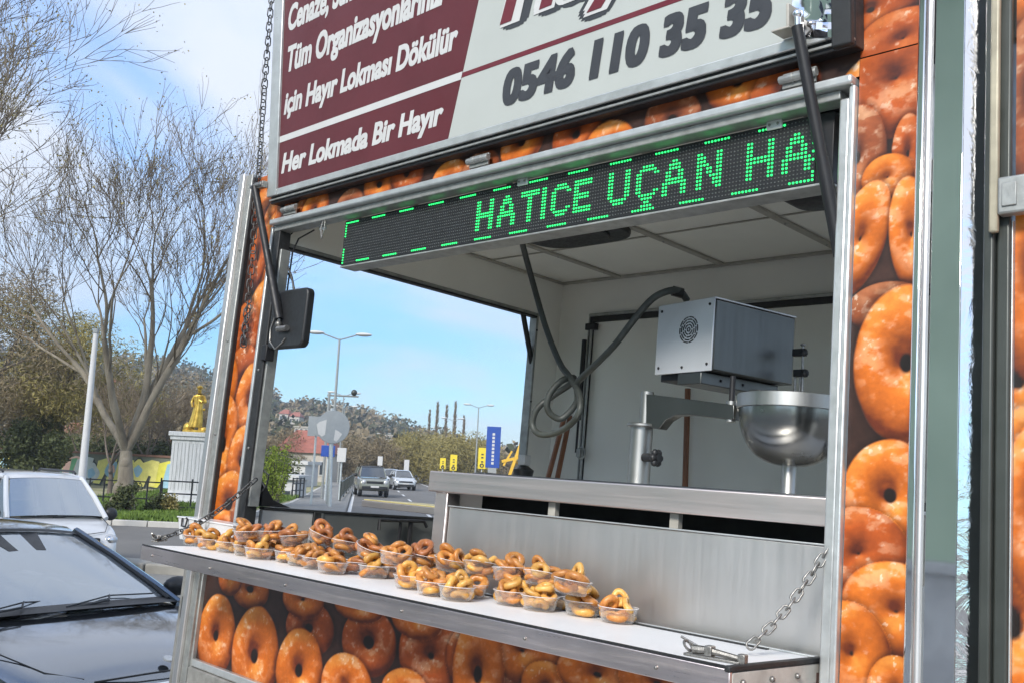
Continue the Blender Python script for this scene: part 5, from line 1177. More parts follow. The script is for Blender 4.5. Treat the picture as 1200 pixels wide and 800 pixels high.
# ================================================================== FAR SCENERY
# hills: ridge heights follow the land behind the park and the road
RID = [(-2600,330),(-1500,360),(-700,372),(-300,392),(0,402),(100,408),(200,420),(270,438),(310,452),(345,463),(400,471),(430,478),(470,490),(500,503),(540,513),(600,528),(660,537),(760,545),(900,552)]
def ridge(u):
    for (a, b), (c, d) in zip(RID, RID[1:]):
        if u <= c: return b+(d-b)*(u-a)/(c-a)
    return RID[-1][1]
HV = []; HF = []; UC = [-2600+i*28 for i in range(125)]; KR = 16
for i, u in enumerate(UC):
    rr = ridge(u); b_ = WD(u, 540, 1.0)
    for k in range(KR+1):
        t = k/KR; dist = 170+300*t; top = WD(u, rr, 470.)
        x = top[0]/470*dist; prof = t**1.25 if t < 1 else 1
        z = GH-.5+(top[2]-GH-4)*prof+(4.5*noise.noise(Vector((x*.012, dist*.012, 3)))+2*noise.noise(Vector((x*.04, dist*.04, 7))))*math.sin(PI*min(t*1.05, 1))
        HV.append((x, dist, z))
    HV.append((top[0]*1.6, 760, -2))
n1 = KR+2
for i in range(len(UC)-1):
    for k in range(n1-1): HF.append((i*n1+k, (i+1)*n1+k, (i+1)*n1+k+1, i*n1+k+1))
m = MB(); m.v, m.f = HV, HF; m.build('hills', leaf('hill_ground', (.05,.06,.03,1), (.09,.085,.05,1), (.16,.14,.09,1), .03), None, S=WORLD, kind='structure', smooth=80)
# leaf/clump cloud builder with numpy, many small faces
def leaf_cloud(centres, radii, per, size, seed, flat=.6):
    r = np.random.default_rng(seed); c = np.repeat(np.array(centres, float), per, 0); R = np.repeat(np.array(radii, float), per, 0)
    n_ = len(c); d = r.normal(size=(n_, 3)); d /= np.linalg.norm(d, axis=1)[:, None]; rad = r.random(n_)**.45
    p = c+d*rad[:, None]*R; a = r.normal(size=(n_, 3)); a /= np.linalg.norm(a, axis=1)[:, None]; b = np.cross(a, r.normal(size=(n_, 3))); b /= np.linalg.norm(b, axis=1)[:, None]
    s_ = (size*(.6+.8*r.random(n_)))[:, None]; q = np.stack([p-a*s_, p+b*s_*flat, p+a*s_, p-b*s_*flat], 1).reshape(-1, 3)
    return q
def quads(name, q, mat, parent=None, **tg):
    S = WORLD; me = bpy.data.meshes.new(name); n_ = len(q)//4
    if parent is not None: q = q-np.array(ORG[parent.name][1]); o0 = None
    else: o0 = Vector((float(q[:,0].mean()), float(q[:,1].mean()), float(q[:,2].min()))); q = q-np.array(o0)
    me.vertices.add(len(q)); me.vertices.foreach_set('co', q.astype(np.float32).ravel()); me.loops.add(n_*4); me.loops.foreach_set('vertex_index', np.arange(n_*4, dtype=np.int32))
    me.polygons.add(n_); me.polygons.foreach_set('loop_start', np.arange(0, n_*4, 4, dtype=np.int32)); me.polygons.foreach_set('loop_total', np.full(n_, 4, np.int32)); me.update(calc_edges=True)
    me.materials.append(mat); o = bpy.data.objects.new(name, me); COL.objects.link(o)
    if parent is not None: o.parent = parent
    else: o.matrix_world = Matrix.Translation(o0)
    return tag(o, **tg)
r = np.random.default_rng(9); cs_, rs_l = [], []
for _ in range(3600):
    i = int(r.integers(20, len(UC)-1)); k = int(r.integers(0, KR)); f = r.random(); g_ = r.random()
    a = np.array(HV[i*n1+k]); b = np.array(HV[(i+1)*n1+k+1]); p = a*(1-f)+b*f; h = 2.6+3.2*r.random(); cs_.append((p[0], p[1], p[2]+h*.55)); rs_l.append((h, h, h*.9))
half = len(cs_)//2
quads('hillside_woods', leaf_cloud(cs_[:half], rs_l[:half], 55, .9, 31), M['leaf_hill'], kind='stuff')
quads('hillside_woods', leaf_cloud(cs_[half:], rs_l[half:], 55, .9, 32), M['leaf_brown'], kind='stuff')

# ---- trees
def bare_tree(base, height, seed, trunk_r, levels=5, spread=.55, fork=.3, lean=(0,0), twig_mat='twig', bark_='bark_grey', len0=None, kids=(3,4), grav=0.0, shrink=.74, name='bare_tree', label='', group=None, twig_r=.006, dirs=None, buds=None):
    r = random.Random(seed); t = thing(name, label, 'tree', (base[0], base[1], base[2]), WORLD, group)
    big, fine = MB(), MB(); tips = []
    def grow(p, d, L, rad, lv):
        n_ = 4 if lv < 3 else 3; pts = [p]; rs = [rad]; dd = d.copy(); q = p.copy(); end = rad*.62
        kk = 7 if lv < 2 else 4
        for i in range(1, kk+1):
            dd = (dd+Vector((r.gauss(0,.075 if lv < 2 else .12), r.gauss(0,.075 if lv < 2 else .12), r.gauss(.035,.06)))).normalized(); q = q+dd*(L/kk); pts.append(q.copy()); rs.append((rad+(end-rad)*i/kk)*r.uniform(.9, 1.12))
        (big if lv < 2 else fine).tube(pts, rs, 9 if lv == 0 else (6 if lv < 2 else 3), cap=False)
        if lv >= levels: tips.append(q); return
        for k in range(r.randint(*kids)):
            i = kk if k == 0 else r.randint(max(1, kk//2), kk); a = r.uniform(0, 6.283); s_ = spread*r.uniform(.6, 1.25)*(.45 if k == 0 else 1)
            ax = dd.orthogonal().normalized(); ax.rotate(Quaternion(dd, a)); nd = dd.copy(); nd.rotate(Quaternion(ax, s_)); nd.z += .06; nd.normalize()
            grow(pts[i], nd, L*shrink*r.uniform(.75, 1.15), max(rs[i]*(.72 if k == 0 else .55), twig_r), lv+1)
    tr_ = Vector(base); d0 = Vector((lean[0], lean[1], 1)).normalized(); Lt = height*fork
    pts = [tr_]; rs = [trunk_r*1.25]; q = tr_.copy(); dd = d0.copy()
    for i in range(1, 6):
        dd = (dd+Vector((r.gauss(0,.05), r.gauss(0,.05), 0))).normalized(); q = q+dd*Lt/5; pts.append(q.copy()); rs.append(trunk_r*(1-.08*i)*(1+.08*r.random()))
    big.tube(pts, rs, 14, cap=False); L0 = len0 or height*.30
    if dirs is None: dirs = [(math.cos(a)*.5, math.sin(a)*.5, 1) for a in [r.uniform(0,1)+2*PI*k/4 for k in range(4)]]
    for dx, dy, dz in dirs: grow(q.copy(), Vector((dx, dy, dz)).normalized(), L0*r.uniform(.85, 1.15), trunk_r*.46, 0)
    # burls
    for k in range(5): i = r.randint(1, 4); big.ball(pts[i]+Vector((r.gauss(0,trunk_r*.5), r.gauss(0,trunk_r*.5), 0)), trunk_r*r.uniform(.4,.65), 8, (1,1,1.3))
    big.build('trunk', M[bark_], t, S=WORLD, smooth=70); fine.build('crown', M[twig_mat], t, S=WORLD, smooth=0)
    if buds:
        ts = np.array([tuple(x) for x in tips]); quads('young_leaves', leaf_cloud(ts, np.full((len(ts), 3), buds[0]), buds[1], buds[2], seed), M[buds[3]], t)
    return t
pb = WG(145, 606)
bare_tree((pb[0], pb[1], GH+.1), 14.5, 12, .30, levels=5, spread=.48, fork=.14, kids=(3,4), shrink=.745, len0=3.9, dirs=[(.10,.1,1), (-.55,.3,.8), (.5,-.2,.95), (-.15,-.5,.9), (.42,.3,1), (.25,-.1,1.0)], label='tall bare plane tree with forked mottled trunk near the golden statue', group=None, buds=(.25, 2, .032, 'leaf_olive'), twig_r=.008, twig_mat='twig')
pa = WG(-2, 606)
bare_tree((pa[0]-2.4, pa[1]-3, GH+.1), 17.5, 5, .36, levels=5, spread=.50, fork=.30, kids=(3,4), shrink=.74, len0=3.8, dirs=[(.2,.1,1), (-.5,.3,.8), (.6,-.2,.8), (.1,-.4,.9), (.15,.3,1), (.35,-.3,.9)], label='large bare tree with pale heavy limbs rising behind the white van', bark_='bark_grey', buds=(.3, 2, .035, 'leaf_olive'), twig_r=.009, twig_mat='twig_pale')
def leafy(name, base, h, rx, n, size, mat, seed, label, group=None, trunk=.16, ry=None, zc=.6, bark_='bark_dark', clumps=14):
    h = h*.80; t = thing(name, label, 'tree', base, WORLD, group); r = random.Random(seed); m = MB(); B_0 = Vector(base)
    top = B_0+Vector((0,0,h*.75)); m.tube([B_0, B_0+Vector((r.gauss(0,.1),r.gauss(0,.1),h*.35)), top], [trunk*1.2, trunk, trunk*.3], 8)
    cs, rr = [], []
    for k in range(clumps):
        a = r.uniform(0,6.283); q = r.random()**.5; z = h*zc+(r.random()-.5)*h*(1-zc)*1.7; w = math.sqrt(max(.05, 1-((z/h-zc)/(1-zc))**2)) if z/h < 1 else .2
        c = (base[0]+math.cos(a)*rx*q*w*.75, base[1]+math.sin(a)*rx*q*w*.75, base[2]+z); s_ = rx*r.uniform(.28,.45); cs.append(c); rr.append((s_, s_, s_*.8))
        m.tube([B_0+Vector((0,0,h*(.25+.3*r.random()))), Vector(c)], [trunk*.4, trunk*.1], 5, cap=False)
    m.build('trunk', M[bark_], t, S=WORLD, smooth=60)
    tw_ = mat != 'leaf_dark'; quads('crown', leaf_cloud(cs, rr, int(n//clumps*(.9 if tw_ else 1)), size*(1.75 if tw_ else 1), seed, .16 if tw_ else .6), M[mat], t); return t
def at_px(u, v_base, d): p = WD(u, v_base, d); return (p[0], p[1], GH+.05)
PARKG = 'trees across the far side of the park'
leafy('pine_tree', at_px(60, 580, 52), 12.4, 5.0, 26000, .075, 'leaf_olive', 3, 'broad olive tree massed behind the white van', PARKG, .25, clumps=22)
leafy('pine_tree', at_px(-25, 580, 50), 13.5, 5.4, 26000, .075, 'leaf_brown', 4, 'brown olive tree at the frame edge behind the largest bare tree', PARKG, .25, clumps=22)
leafy('evergreen_shrub', at_px(30, 580, 50), 4.6, 2.3, 12000, .08, 'leaf_dark', 6, 'dark evergreen bush standing before the graffiti wall', PARKG, .12, clumps=14)
leafy('winter_tree', at_px(105, 580, 70), 9.0, 5.0, 16000, .09, 'leaf_brown', 8, 'hazy brown tree between the lamp pole and the forked plane tree', PARKG, .2, clumps=18)
leafy('winter_tree', at_px(185, 580, 78), 9.5, 5.4, 16000, .09, 'leaf_brown', 9, 'hazy brown tree directly behind the golden statue', PARKG, .2, clumps=18)
leafy('winter_tree', at_px(245, 580, 84), 9.0, 5.4, 16000, .09, 'leaf_brown', 10, 'hazy brown tree half hidden by the trailer corner column', PARKG, .2, clumps=18)
for i, (u, d, hh, sd) in enumerate(((128,44,7,41),(165,58,8,42),(205,60,7.5,43),(90,60,8,44))):
    p = at_px(u, 580, d); bare_tree(p, hh, sd, .12, levels=4, spread=.55, fork=.2, kids=(3,4), shrink=.76, len0=hh*.24, label=['slim bare tree close behind the forked plane trunk','slim bare tree right of the plane trunk before the hedge','slim bare tree behind the statue pedestal','slim bare tree near the white lamp pole'][i], group=PARKG, bark_='bark_dark', twig_r=.014, name='slender_tree')
# far roadside trees seen through the side opening
RG = 'trees beyond the road seen through the side opening'
for i, (u, vt, d, rx, mt, lb) in enumerate(((420,494,110,5.0,'leaf_brown','round brown tree beyond the round road sign'),(445,506,120,5.5,'leaf_brown','brown tree above the off-roader roof'),(478,512,130,5,'leaf_olive','low olive tree by the white banner'),
        (498,500,120,6,'leaf_olive','olive tree left of the poplars'),(525,498,115,7,'leaf_olive','broad olive tree under the poplars'),(548,503,110,6,'leaf_olive','olive tree just left of the blue pylon'),(330,488,95,5,'leaf_brown','brown tree behind the red roofed house'),(362,505,100,5,'leaf_brown','low brown tree right of the red roofed house'),
        (590,528,150,5,'leaf_brown','small brown tree beside the yellow truss'))):
    b = at_px(u, 545, d); top = (WD(u, vt, d)[2]-GH)*(.82 if u < 460 else .95); leafy('roadside_tree', b, top, rx, 12000, .13, mt, 60+i, lb, RG, .2, clumps=16, zc=.58)
for i, (u, vt, d) in enumerate(((509,470,140),(520,474,140),(530,470,140),(541,486,150),(500,480,150))):
    b = at_px(u, 545, d); h = WD(u, vt, d)[2]-GH; t = thing('poplar_tree', 'narrow bare poplar rising above the olive trees, %s in the row' % ['tallest outer one','middle one','twin beside the middle one','short last one','faint first one'][i], 'tree', b, WORLD, 'bare poplars above the road')
    m = MB(); m.tube([b, (b[0], b[1], b[2]+h)], [.2, .03], 6); m.build('trunk', M['bark_dark'], t, S=WORLD)
    m = MB(); r_ = random.Random(i)
    for k in range(260):
        z = h*(.25+.72*r_.random()); a = r_.uniform(0, 6.28); L = h*.085*(1.2-z/h*.7); m.tube([(b[0], b[1], b[2]+z), (b[0]+math.cos(a)*L*.42, b[1]+math.sin(a)*L*.42, b[2]+z+L)], [.04, .02], 3, cap=False)
    m.build('crown', M['twig'], t, S=WORLD, smooth=0)
# fresh green shrub against the kerb and weeds
p = WG(317, 596); t = thing('green_shrub', 'upright yellow-green shrub just outside the side opening by the black jamb', 'shrub', (p[0], p[1], GH+.1), WORLD)
h = WD(317, 524, p[1])[2]-GH; m = MB(); r_ = random.Random(3); tips = []
for k in range(26):
    a = r_.uniform(0, 6.28); w_ = r_.random()*.75; hh = h*r_.uniform(.45, 1); q = (p[0]+math.cos(a)*w_, p[1]+math.sin(a)*w_, GH+hh); m.tube([(p[0]+math.cos(a)*w_*.4, p[1]+math.sin(a)*w_*.4, GH+.1), q], [.03, .01], 5, cap=False)
    for j in range(7): s_ = .3+.7*j/6; tips.append((p[0]+math.cos(a)*w_*(.4+.6*s_), p[1]+math.sin(a)*w_*(.4+.6*s_), GH+.1+hh*s_))
m.build('stem', M['bark_dark'], t, S=WORLD); quads('foliage', leaf_cloud(tips, np.full((len(tips),3), .17), 26, .045, 5), M['leaf_green'], t)
BG_ = 'low bushes on the grass verge'
for i, (u, v, w, h, mt, lb) in enumerate(((150,607,.45,.95,'leaf_dark','leafy dark bush wrapped round the foot of the plane tree trunk'),(135,607,.4,.7,'leaf_dark','low dark bush left of the plane tree foot'),(196,606,.35,.6,'leaf_olive','scrubby bush in the grass below the statue pedestal'),(182,606,.35,.6,'leaf_dark','small dark bush between plane trunk and pedestal'))):
    p = WG(u, v); t = thing('verge_bush', lb, 'bush', (p[0], p[1], GH+.1), WORLD, BG_); m = MB(); tips = []
    for k in range(16):
        a = r_.uniform(0, 6.28); q = r_.random()*w; z = h*r_.random(); m.tube([(p[0], p[1], GH+.1), (p[0]+math.cos(a)*q, p[1]+math.sin(a)*q, GH+.12+z)], [.02, .008], 4, cap=False); tips.append((p[0]+math.cos(a)*q*.9, p[1]+math.sin(a)*q*.9, GH+.12+z*.9))
    m.build('stem', M['bark_dark'], t, S=WORLD); quads('foliage', leaf_cloud(tips, np.full((16,3), .2), 70, .045, i), M[mt], t)

# ---- graffiti wall, hedge, railings
wa, wb = WD(-40, 570, 60)[:2], WD(262, 570, 52)[:2]
wd_ = (wb-wa); WLn = np.linalg.norm(wd_); wd_ /= WLn; wnm = np.array([wd_[1], -wd_[0]])
GWt = thing('graffiti_wall', 'long low park wall covered in yellow, blue and pink graffiti under a brown coping', 'wall', ((wa[0]+wb[0])/2, (wa[1]+wb[1])/2, GH), WORLD)
n = N('painted_render'); f = n.noise(.8, 5, .6); n.set(Base_Color=n.ramp(f, [(.3, (.10,.15,.13,1)), (.6, (.20,.20,.15,1))]), Roughness=.8); M['grwall'] = n.m
def wallbox(mb, s0, s1, z0, z1, t0, t1):
    c = wa+wd_*(s0+s1)/2+wnm*(t0+t1)/2; return mb.obox((c[0], c[1], (z0+z1)/2), (wd_[0]*(s1-s0)/2, wd_[1]*(s1-s0)/2, 0), (wnm[0]*(t1-t0)/2, wnm[1]*(t1-t0)/2, 0), (0,0,(z1-z0)/2))
wallbox(MB(), 0, WLn, GH, GH+1.85, -.25, 0).build('wall', M['grwall'], GWt)
for k in range(int(WLn/2)): wallbox(MB(), k*2+.01, k*2+1.99, GH+1.851, GH+1.97, -.32, .07).build('coping', simple('brown_coping', (.20,.11,.08,1), .8, 0, .2, 3) if k == 0 else bpy.data.materials['brown_coping'], GWt)
gc_ = [(.70,.66,.10,1),(.80,.74,.22,1),(.30,.50,.62,1),(.66,.42,.34,1),(.12,.32,.16,1),(.05,.06,.06,1),(.58,.62,.60,1),(.55,.22,.14,1)]
gm_ = [simple('graffiti_paint_%s' % w, c, .7, 0, .12, 3) for w, c in zip(('yellow','cream','blue','pink','green','black','white','red'), gc_)]
rr = random.Random(77)
def wpoly(pts, mat, off, name='graffiti_patch'):
    n_ = len(pts); m = MB(); P3 = lambda s, z, o_: (*(wa+wd_*s+wnm*o_), GH+z)
    m.add([P3(s, z, off) for s, z in pts]+[P3(s, z, off-.004) for s, z in pts], [tuple(range(n_)), tuple(reversed(range(n_, 2*n_)))]+[(i, n_+i, n_+(i+1) % n_, (i+1) % n_) for i in range(n_)]); m.build(name, mat, GWt, smooth=0)
s_ = .3; lay = 0
while s_ < WLn-1.2:
    kind_ = rr.random(); w_ = rr.uniform(.9, 1.7); lay += 1; off = .006+.006*(lay % 3)
    col_ = rr.choice([0,0,1,1,1,3,6,2])
    if kind_ < .5:      # slanted block letter strokes on a dark shadow
        k = rr.uniform(.1, .5)
        for dx, c_, o2 in ((.09, 5, 0), (0, col_, .022)):
            wpoly([(s_+dx, .25-dx), (s_+w_*.35+dx, .22-dx), (s_+w_*.38+k+dx, .85-dx), (s_+w_*.75+dx, .80-dx), (s_+w_*.62+dx, .25-dx), (s_+w_+dx, .30-dx), (s_+w_*.95+k+dx, 1.62-dx), (s_+w_*.5+k+dx, 1.70-dx), (s_+k*.8+dx, 1.5-dx)], gm_[c_], off+o2)
    elif kind_ < .8:
        c0 = (s_+w_/2, rr.uniform(.7, 1.1)); R_ = rr.uniform(.4, .65)
        for sc_, c_, o2 in ((1.14, 5, 0), (1, rr.choice([2,2,6,1,4]), .022), (.5, rr.choice([6,3,2]), .034)):
            wpoly([(c0[0]+R_*sc_*math.cos(a)*(1+.18*math.sin(3*a+lay)), max(.08, c0[1]+R_*sc_*math.sin(a)*(1+.14*math.cos(4*a+lay)))) for a in [2*PI*k/18 for k in range(18)]], gm_[c_], off+o2)
    else:
        for q in range(4):
            a = s_+rr.random()*w_; wpoly([(a, rr.uniform(.1,.4)), (a+.35, rr.uniform(.2,.5)), (a+rr.uniform(.2,.9), rr.uniform(1.1,1.7)), (a-.1, rr.uniform(.9,1.5))], gm_[rr.choice([3,4,7,1,6])], off+.008*q)
    s_ += w_*rr.uniform(.45, .75)
# clipped hedge and pale low buildings beyond the wall
hq = []
for k in range(60): c = wa+wd_*(k*WLn/60)-wnm*(5+rr.random()); hq.append((c[0], c[1], GH+1.4+rr.random()*.8))
quads('hedge', leaf_cloud(hq, np.full((60,3), 1.1), 260, .10, 8), M['leaf_dark'], label='long clipped dark hedge growing behind the graffiti wall', category='x') if False else tag(quads('hedge', leaf_cloud(hq, np.full((60,3), 1.1), 260, .10, 8), M['leaf_dark']), 'long dark hedge growing along the back of the graffiti wall', 'hedge')
def railing(name, label, a, b, h, mat, n_post, rails, rad=.02, z0=GH+.1, balusters=0, grp=None):
    t = thing(name, label, 'railing', (a[0], a[1], z0), WORLD, grp); a, b = np.array(a[:2]), np.array(b[:2])
    for k in range(n_post):
        c = a+(b-a)*k/(n_post-1); m = MB(); m.tube([(c[0], c[1], z0), (c[0], c[1], z0+h)], rad*1.3, 6); m.build('post', mat, t)
    for z in rails: m = MB(); m.tube([(*a, z0+z), (*b, z0+z)], rad, 6); m.build('rail', mat, t)
    if balusters:
        m = MB()
        for k in range(balusters): c = a+(b-a)*(k+.5)/balusters; m.tube([(c[0], c[1], z0+.12), (c[0], c[1], z0+h-.05)], rad*.6, 4)
        m.build('balusters', mat, t, kind='stuff')
    return t
railing('park_railing', 'thin black tubular railing crossing the park lawn behind the plane tree', WD(86, 590, 36), WD(188, 590, 36), 1.0, M['black_metal'], 7, (.35, .95), .025)
p = WG(222, 603); railing('pedestal_railing', 'dark three bar railing in front of the statue pedestal', (p[0]-1.1, p[1]), (p[0]+1.1, p[1]), 1.15, M['black_metal'], 3, (.15, .62, 1.05), .025)

# ---- statue
p = WG(222, 594); ps = (p[0], p[1]); d_ = p[1]; sc_ = d_/FPX
PD = thing('statue_pedestal', 'tall streaked white stone pedestal carrying the golden statue', 'pedestal', (ps[0], ps[1], GH), WORLD)
n = N('streaked_white_marble'); f = n.noise(3, 6, .7, (4,4,.35), .6); n.set(Base_Color=n.ramp(f, [(.30, (.42,.42,.41,1)), (.48, (.68,.68,.67,1)), (.7, (.74,.74,.73,1))]), Roughness=.6); M['marble'] = n.m
zt2_ = WD(222, 506, d_)[2]; w2 = 21*sc_
def pbox(nm, hw, z0, z1, mat=M['marble']): m = MB(); m.box(ps[0]-hw, ps[0]+hw, ps[1]-hw, ps[1]+hw, z0, z1); return m.build(nm, mat, PD, S=WORLD, bevel=.02)
pbox('plinth_step', w2*1.28, GH, GH+.28); pbox('plinth_step', w2*1.14, GH+.281, GH+.5); pbox('pedestal_shaft', w2*.96, GH+.501, zt2_-.33); pbox('cornice', w2*1.06, zt2_-.329, zt2_-.18); pbox('cornice', w2*1.14, zt2_-.179, zt2_)
m = MB()
for k in range(9): x = ps[0]-w2*.8+k*w2*.2; m.box(x-.012, x+.012, ps[1]-w2*.96-.006, ps[1]-w2*.96-.001, GH+.7, zt2_-.45)
m.build('flute_lines', simple('stone_joint', (.40,.40,.39,1), .8, 0, .1), PD, kind='stuff')
n = N('gilded_bronze'); f = n.noise(5, 5, .6); n.set(Base_Color=n.ramp(f, [(.3, (.42,.24,.03,1)), (.7, (.85,.58,.12,1))]), Metallic=.75, Roughness=.38); M['gold'] = n.m
hS = WD(222, 453, d_)[2]-zt2_; k_ = hS/1.86; z0 = zt2_+.08
ST = thing('golden_statue', 'gilded statue of a standing person in a long coat with hand at the chest', 'statue', (ps[0], ps[1], zt2_), WORLD)
def skin(name, joints, edges, root, mat, parent, lv=2):
    me = bpy.data.meshes.new(name); o0 = ORG[parent.name][1]; me.from_pydata([(j[0][0]*k_+ps[0]-o0.x, j[0][1]*k_+ps[1]-o0.y, j[0][2]*k_+z0-o0.z) for j in joints], edges, []); o = bpy.data.objects.new(name, me); COL.objects.link(o); o.parent = parent
    o.modifiers.new('skin', 'SKIN'); 
    for i, j in enumerate(joints): v = me.skin_vertices[0].data[i]; v.radius = (j[1]*k_, (j[2] if len(j) > 2 else j[1])*k_); v.use_root = (i == root)
    s_ = o.modifiers.new('sub', 'SUBSURF'); s_.levels = s_.render_levels = lv; me.materials.append(mat); return o
J = [((0,0,.92),.17,.13),((0,0,1.12),.15,.11),((0,0,1.32),.19,.12),((0,0,1.47),.10,.09),((0,-.01,1.55),.06,.06),((0,-.03,1.66),.095,.105),((0,-.03,1.74),.08,.09),
     ((-.20,0,1.40),.075),((-.29,-.02,1.15),.06),((-.20,-.18,.98),.045),((-.16,-.22,.96),.04),
     ((.20,0,1.40),.075),((.30,-.05,1.16),.06),((.17,-.24,1.22),.045),((.12,-.27,1.24),.04),
     ((-.10,0,.80),.10),((-.12,0,.45),.075),((-.13,.02,.06),.055),((-.14,-.10,.03),.05),((.10,0,.80),.10),((.12,-.05,.45),.075),((.14,-.06,.06),.055),((.16,-.18,.03),.05)]
Eg = [(0,1),(1,2),(2,3),(3,4),(4,5),(5,6),(2,7),(7,8),(8,9),(9,10),(2,11),(11,12),(12,13),(13,14),(0,15),(15,16),(16,17),(17,18),(0,19),(19,20),(20,21),(21,22)]
skin('figure', J, Eg, 0, M['gold'], ST)
# coat: pleated open cone, sweeping out to one side
m = MB(); rings = []
for z, rx_, ry_, ox in ((1.38,.23,.14,0),(1.12,.17,.13,0),(.98,.17,.14,-.01),(.6,.22,.18,-.03),(.3,.26,.21,-.06),(.14,.30,.22,-.10)):
    rings.append([(ps[0]+k_*(ox+rx_*math.cos(a)*(1+.07*math.sin(9*a))), ps[1]+k_*(ry_*math.sin(a)*(1+.07*math.sin(9*a))), z0+k_*z) for a in [2*PI*k/54 for k in range(54)]])
loft(m, rings); m.build('coat', M['gold'], ST, S=WORLD, smooth=80)
m = MB(); m.ball((ps[0], ps[1]-.03*k_, z0+1.80*k_), .115*k_, 12, (1,1,.55)); m.lathe([(.01,.02),(.15*k_,.0),(.15*k_,-.02)], 16, Matrix.Translation((ps[0], ps[1]-.03*k_, z0+1.76*k_))); m.build('cap', M['gold'], ST, S=WORLD)
m = MB(); m.tube([(ps[0]+.10*k_, ps[1]-.30*k_, z0+1.24*k_), (ps[0]+.24*k_, ps[1]-.34*k_, z0+1.16*k_)], .045*k_, 8); m.ball((ps[0]+.30*k_, ps[1]-.2*k_, z0+.86*k_), .06*k_, 8); m.build('held_scroll', M['gold'], ST, S=WORLD)
m = MB(); m.box(ps[0]-.45*k_, ps[0]+.42*k_, ps[1]-.36*k_, ps[1]+.36*k_, zt2_+.001, z0+.02); m.ball((ps[0]-.34*k_, ps[1], z0+.12*k_), .20*k_, 10, (1.1,.8,1.1)); m.ball((ps[0]+.32*k_, ps[1]-.1, z0+.05*k_), .14*k_, 10, (1.2,.8,.8)); m.build('rock_base', M['gold'], ST, S=WORLD)

# ---- lamps
def lamp_pole(u_top, v_top, d, label, group, v_base=None, double=True, arm=1.5, rad=.07, mat='alu_dull'):
    top = WD(u_top, v_top, d); t = thing('street_lamp', label, 'street lamp', (top[0], top[1], GH), WORLD, group)
    m = MB(); m.tube([(top[0], top[1], GH), (top[0], top[1], top[2])], [rad*1.3, rad*.7], 8); m.build('pole', M[mat], t)
    for s_ in ((-1, 1) if double else (-1,)):
        e = (top[0]+s_*arm*.55, top[1], top[2]+.22); m = MB(); m.tube([(top[0], top[1], top[2]-.05), e], rad*.45, 6); m.build('arm', M[mat], t)
        m = MB(); m.ball((e[0]+s_*arm*.2, e[1], e[2]+.03), .30, 10, (1.35, .5, .32)); m.build('lamp_head', M['ink_white'], t)
    return t
LG = 'street lamps along the road'
lamp_pole(398, 397, 46, 'nearest and tallest double-armed lamp rising behind the round sign', LG)
for u, v, lb in ((403,463,'double-armed lamp just right of and behind the nearest one'),(404,478,'third double-armed lamp low behind the round sign'),(561,477,'double-armed lamp left of the blue pylon'),(517,503,'double-armed lamp over the first yellow banner'),(531,492,'slim double-armed lamp before the poplars'),
                 (540,517,'short double-armed lamp behind the yellow banners'),(450,509,'double-armed lamp above the off-roader'),(480,515,'far double-armed lamp right of the hatchback'),(554,528,'lowest far lamp near the tall yellow banner'),(592,522,'far lamp right of the blue pylon'),(519,522,'far single-looking lamp between banners')):
    lamp_pole(u, v, 5.85*FPX/(541+(u-430)*.0495-v), lb, LG)
# tall white pole left of the plane tree
a = WD(96, 560, 27); b = WD(111, 405, 27); t = thing('white_lamp_pole', 'slim white pole leaning up behind the white van beside the trees', 'pole', (a[0], a[1], GH), WORLD)
dz_ = (b-a)/(b[2]-a[2]); top = a+dz_*(b[2]+.35-a[2]); bot = a+dz_*(GH-a[2]); m = MB(); m.tube([bot, top], [.12, .07], 10); m.build('pole', M['ink_white'], t); m = MB(); m.tube([top+np.array([0,0,.001]), top+np.array([0,0,.12])], .09, 8); m.build('pole_cap', M['alu_dull'], t)
# road sign seen from behind, with its square companion and gantry camera
p = WG(386, 597); d_ = p[1]; sc_ = d_/FPX
t = thing('round_road_sign', 'round grey sign seen from its sticker-patched back on a steel pole', 'road sign', (p[0], p[1], GH), WORLD); top = WD(389, 478, d_)
m = MB(); m.tube([(p[0], p[1], GH), top], .085, 10); m.build('pole', M['alu'], t)
c = WD(391, 500, d_); m = MB(); m.lathe([(.001,-.02),(19*sc_,-.02),(19.3*sc_,0),(19*sc_,.02),(.001,.02)], 40, Matrix.Translation((c[0], c[1]-.13, c[2])) @ Matrix.Rotation(PI/2, 4, 'X')); m.build('sign_disc', simple('grey_sign_back', (.30,.325,.34,1), .5, .2, .08, 3), t)
for sgn, pts in ((0, [(371,497),(374,494),(380,492),(383,491),(382,500),(381,509),(377,511),(373,508)]), (1, [(393,503),(397,505),(401,508),(397,514),(394,517),(391,515)])):
    q = [WD(u, v, c[1]-.155) for u, v in pts]; m = MB(); m.prism([(a_[0], a_[2]) for a_ in q], 1, c[1]-.160, c[1]-.154); m.build('sticker', M['ink_white'], t, smooth=0)
for v in (482, 518): q = WD(389, v, d_); m = MB(); m.box(q[0]-.14, q[0]+.14, q[1]-.10, q[1]+.10, q[2]-.04, q[2]+.04); m.build('clamp', M['alu'], t)
t = thing('square_road_sign', 'grey square sign back on a thin pole behind the round sign', 'road sign', (*WD(372, 560, d_+1)[:2], GH), WORLD)
a, b = WD(362, 487, d_+1), WD(378, 511, d_+1); m = MB(); m.box(a[0], b[0], a[1]-.02, a[1]+.02, b[2], a[2]); m.build('sign_plate', bpy.data.materials['grey_sign_back'], t)
q = WD(371, 500, d_+1.1); m = MB(); m.tube([(q[0], q[1], GH), (q[0], q[1], a[2])], .05, 8); m.build('pole', M['alu'], t)
M['sign_blue'] = simple('road_sign_blue', (.02,.07,.33,1), .4, 0, .08, 3); M['banner_yellow'] = simple('yellow_banner', (.75,.58,.03,1), .5, 0, .06, 3)
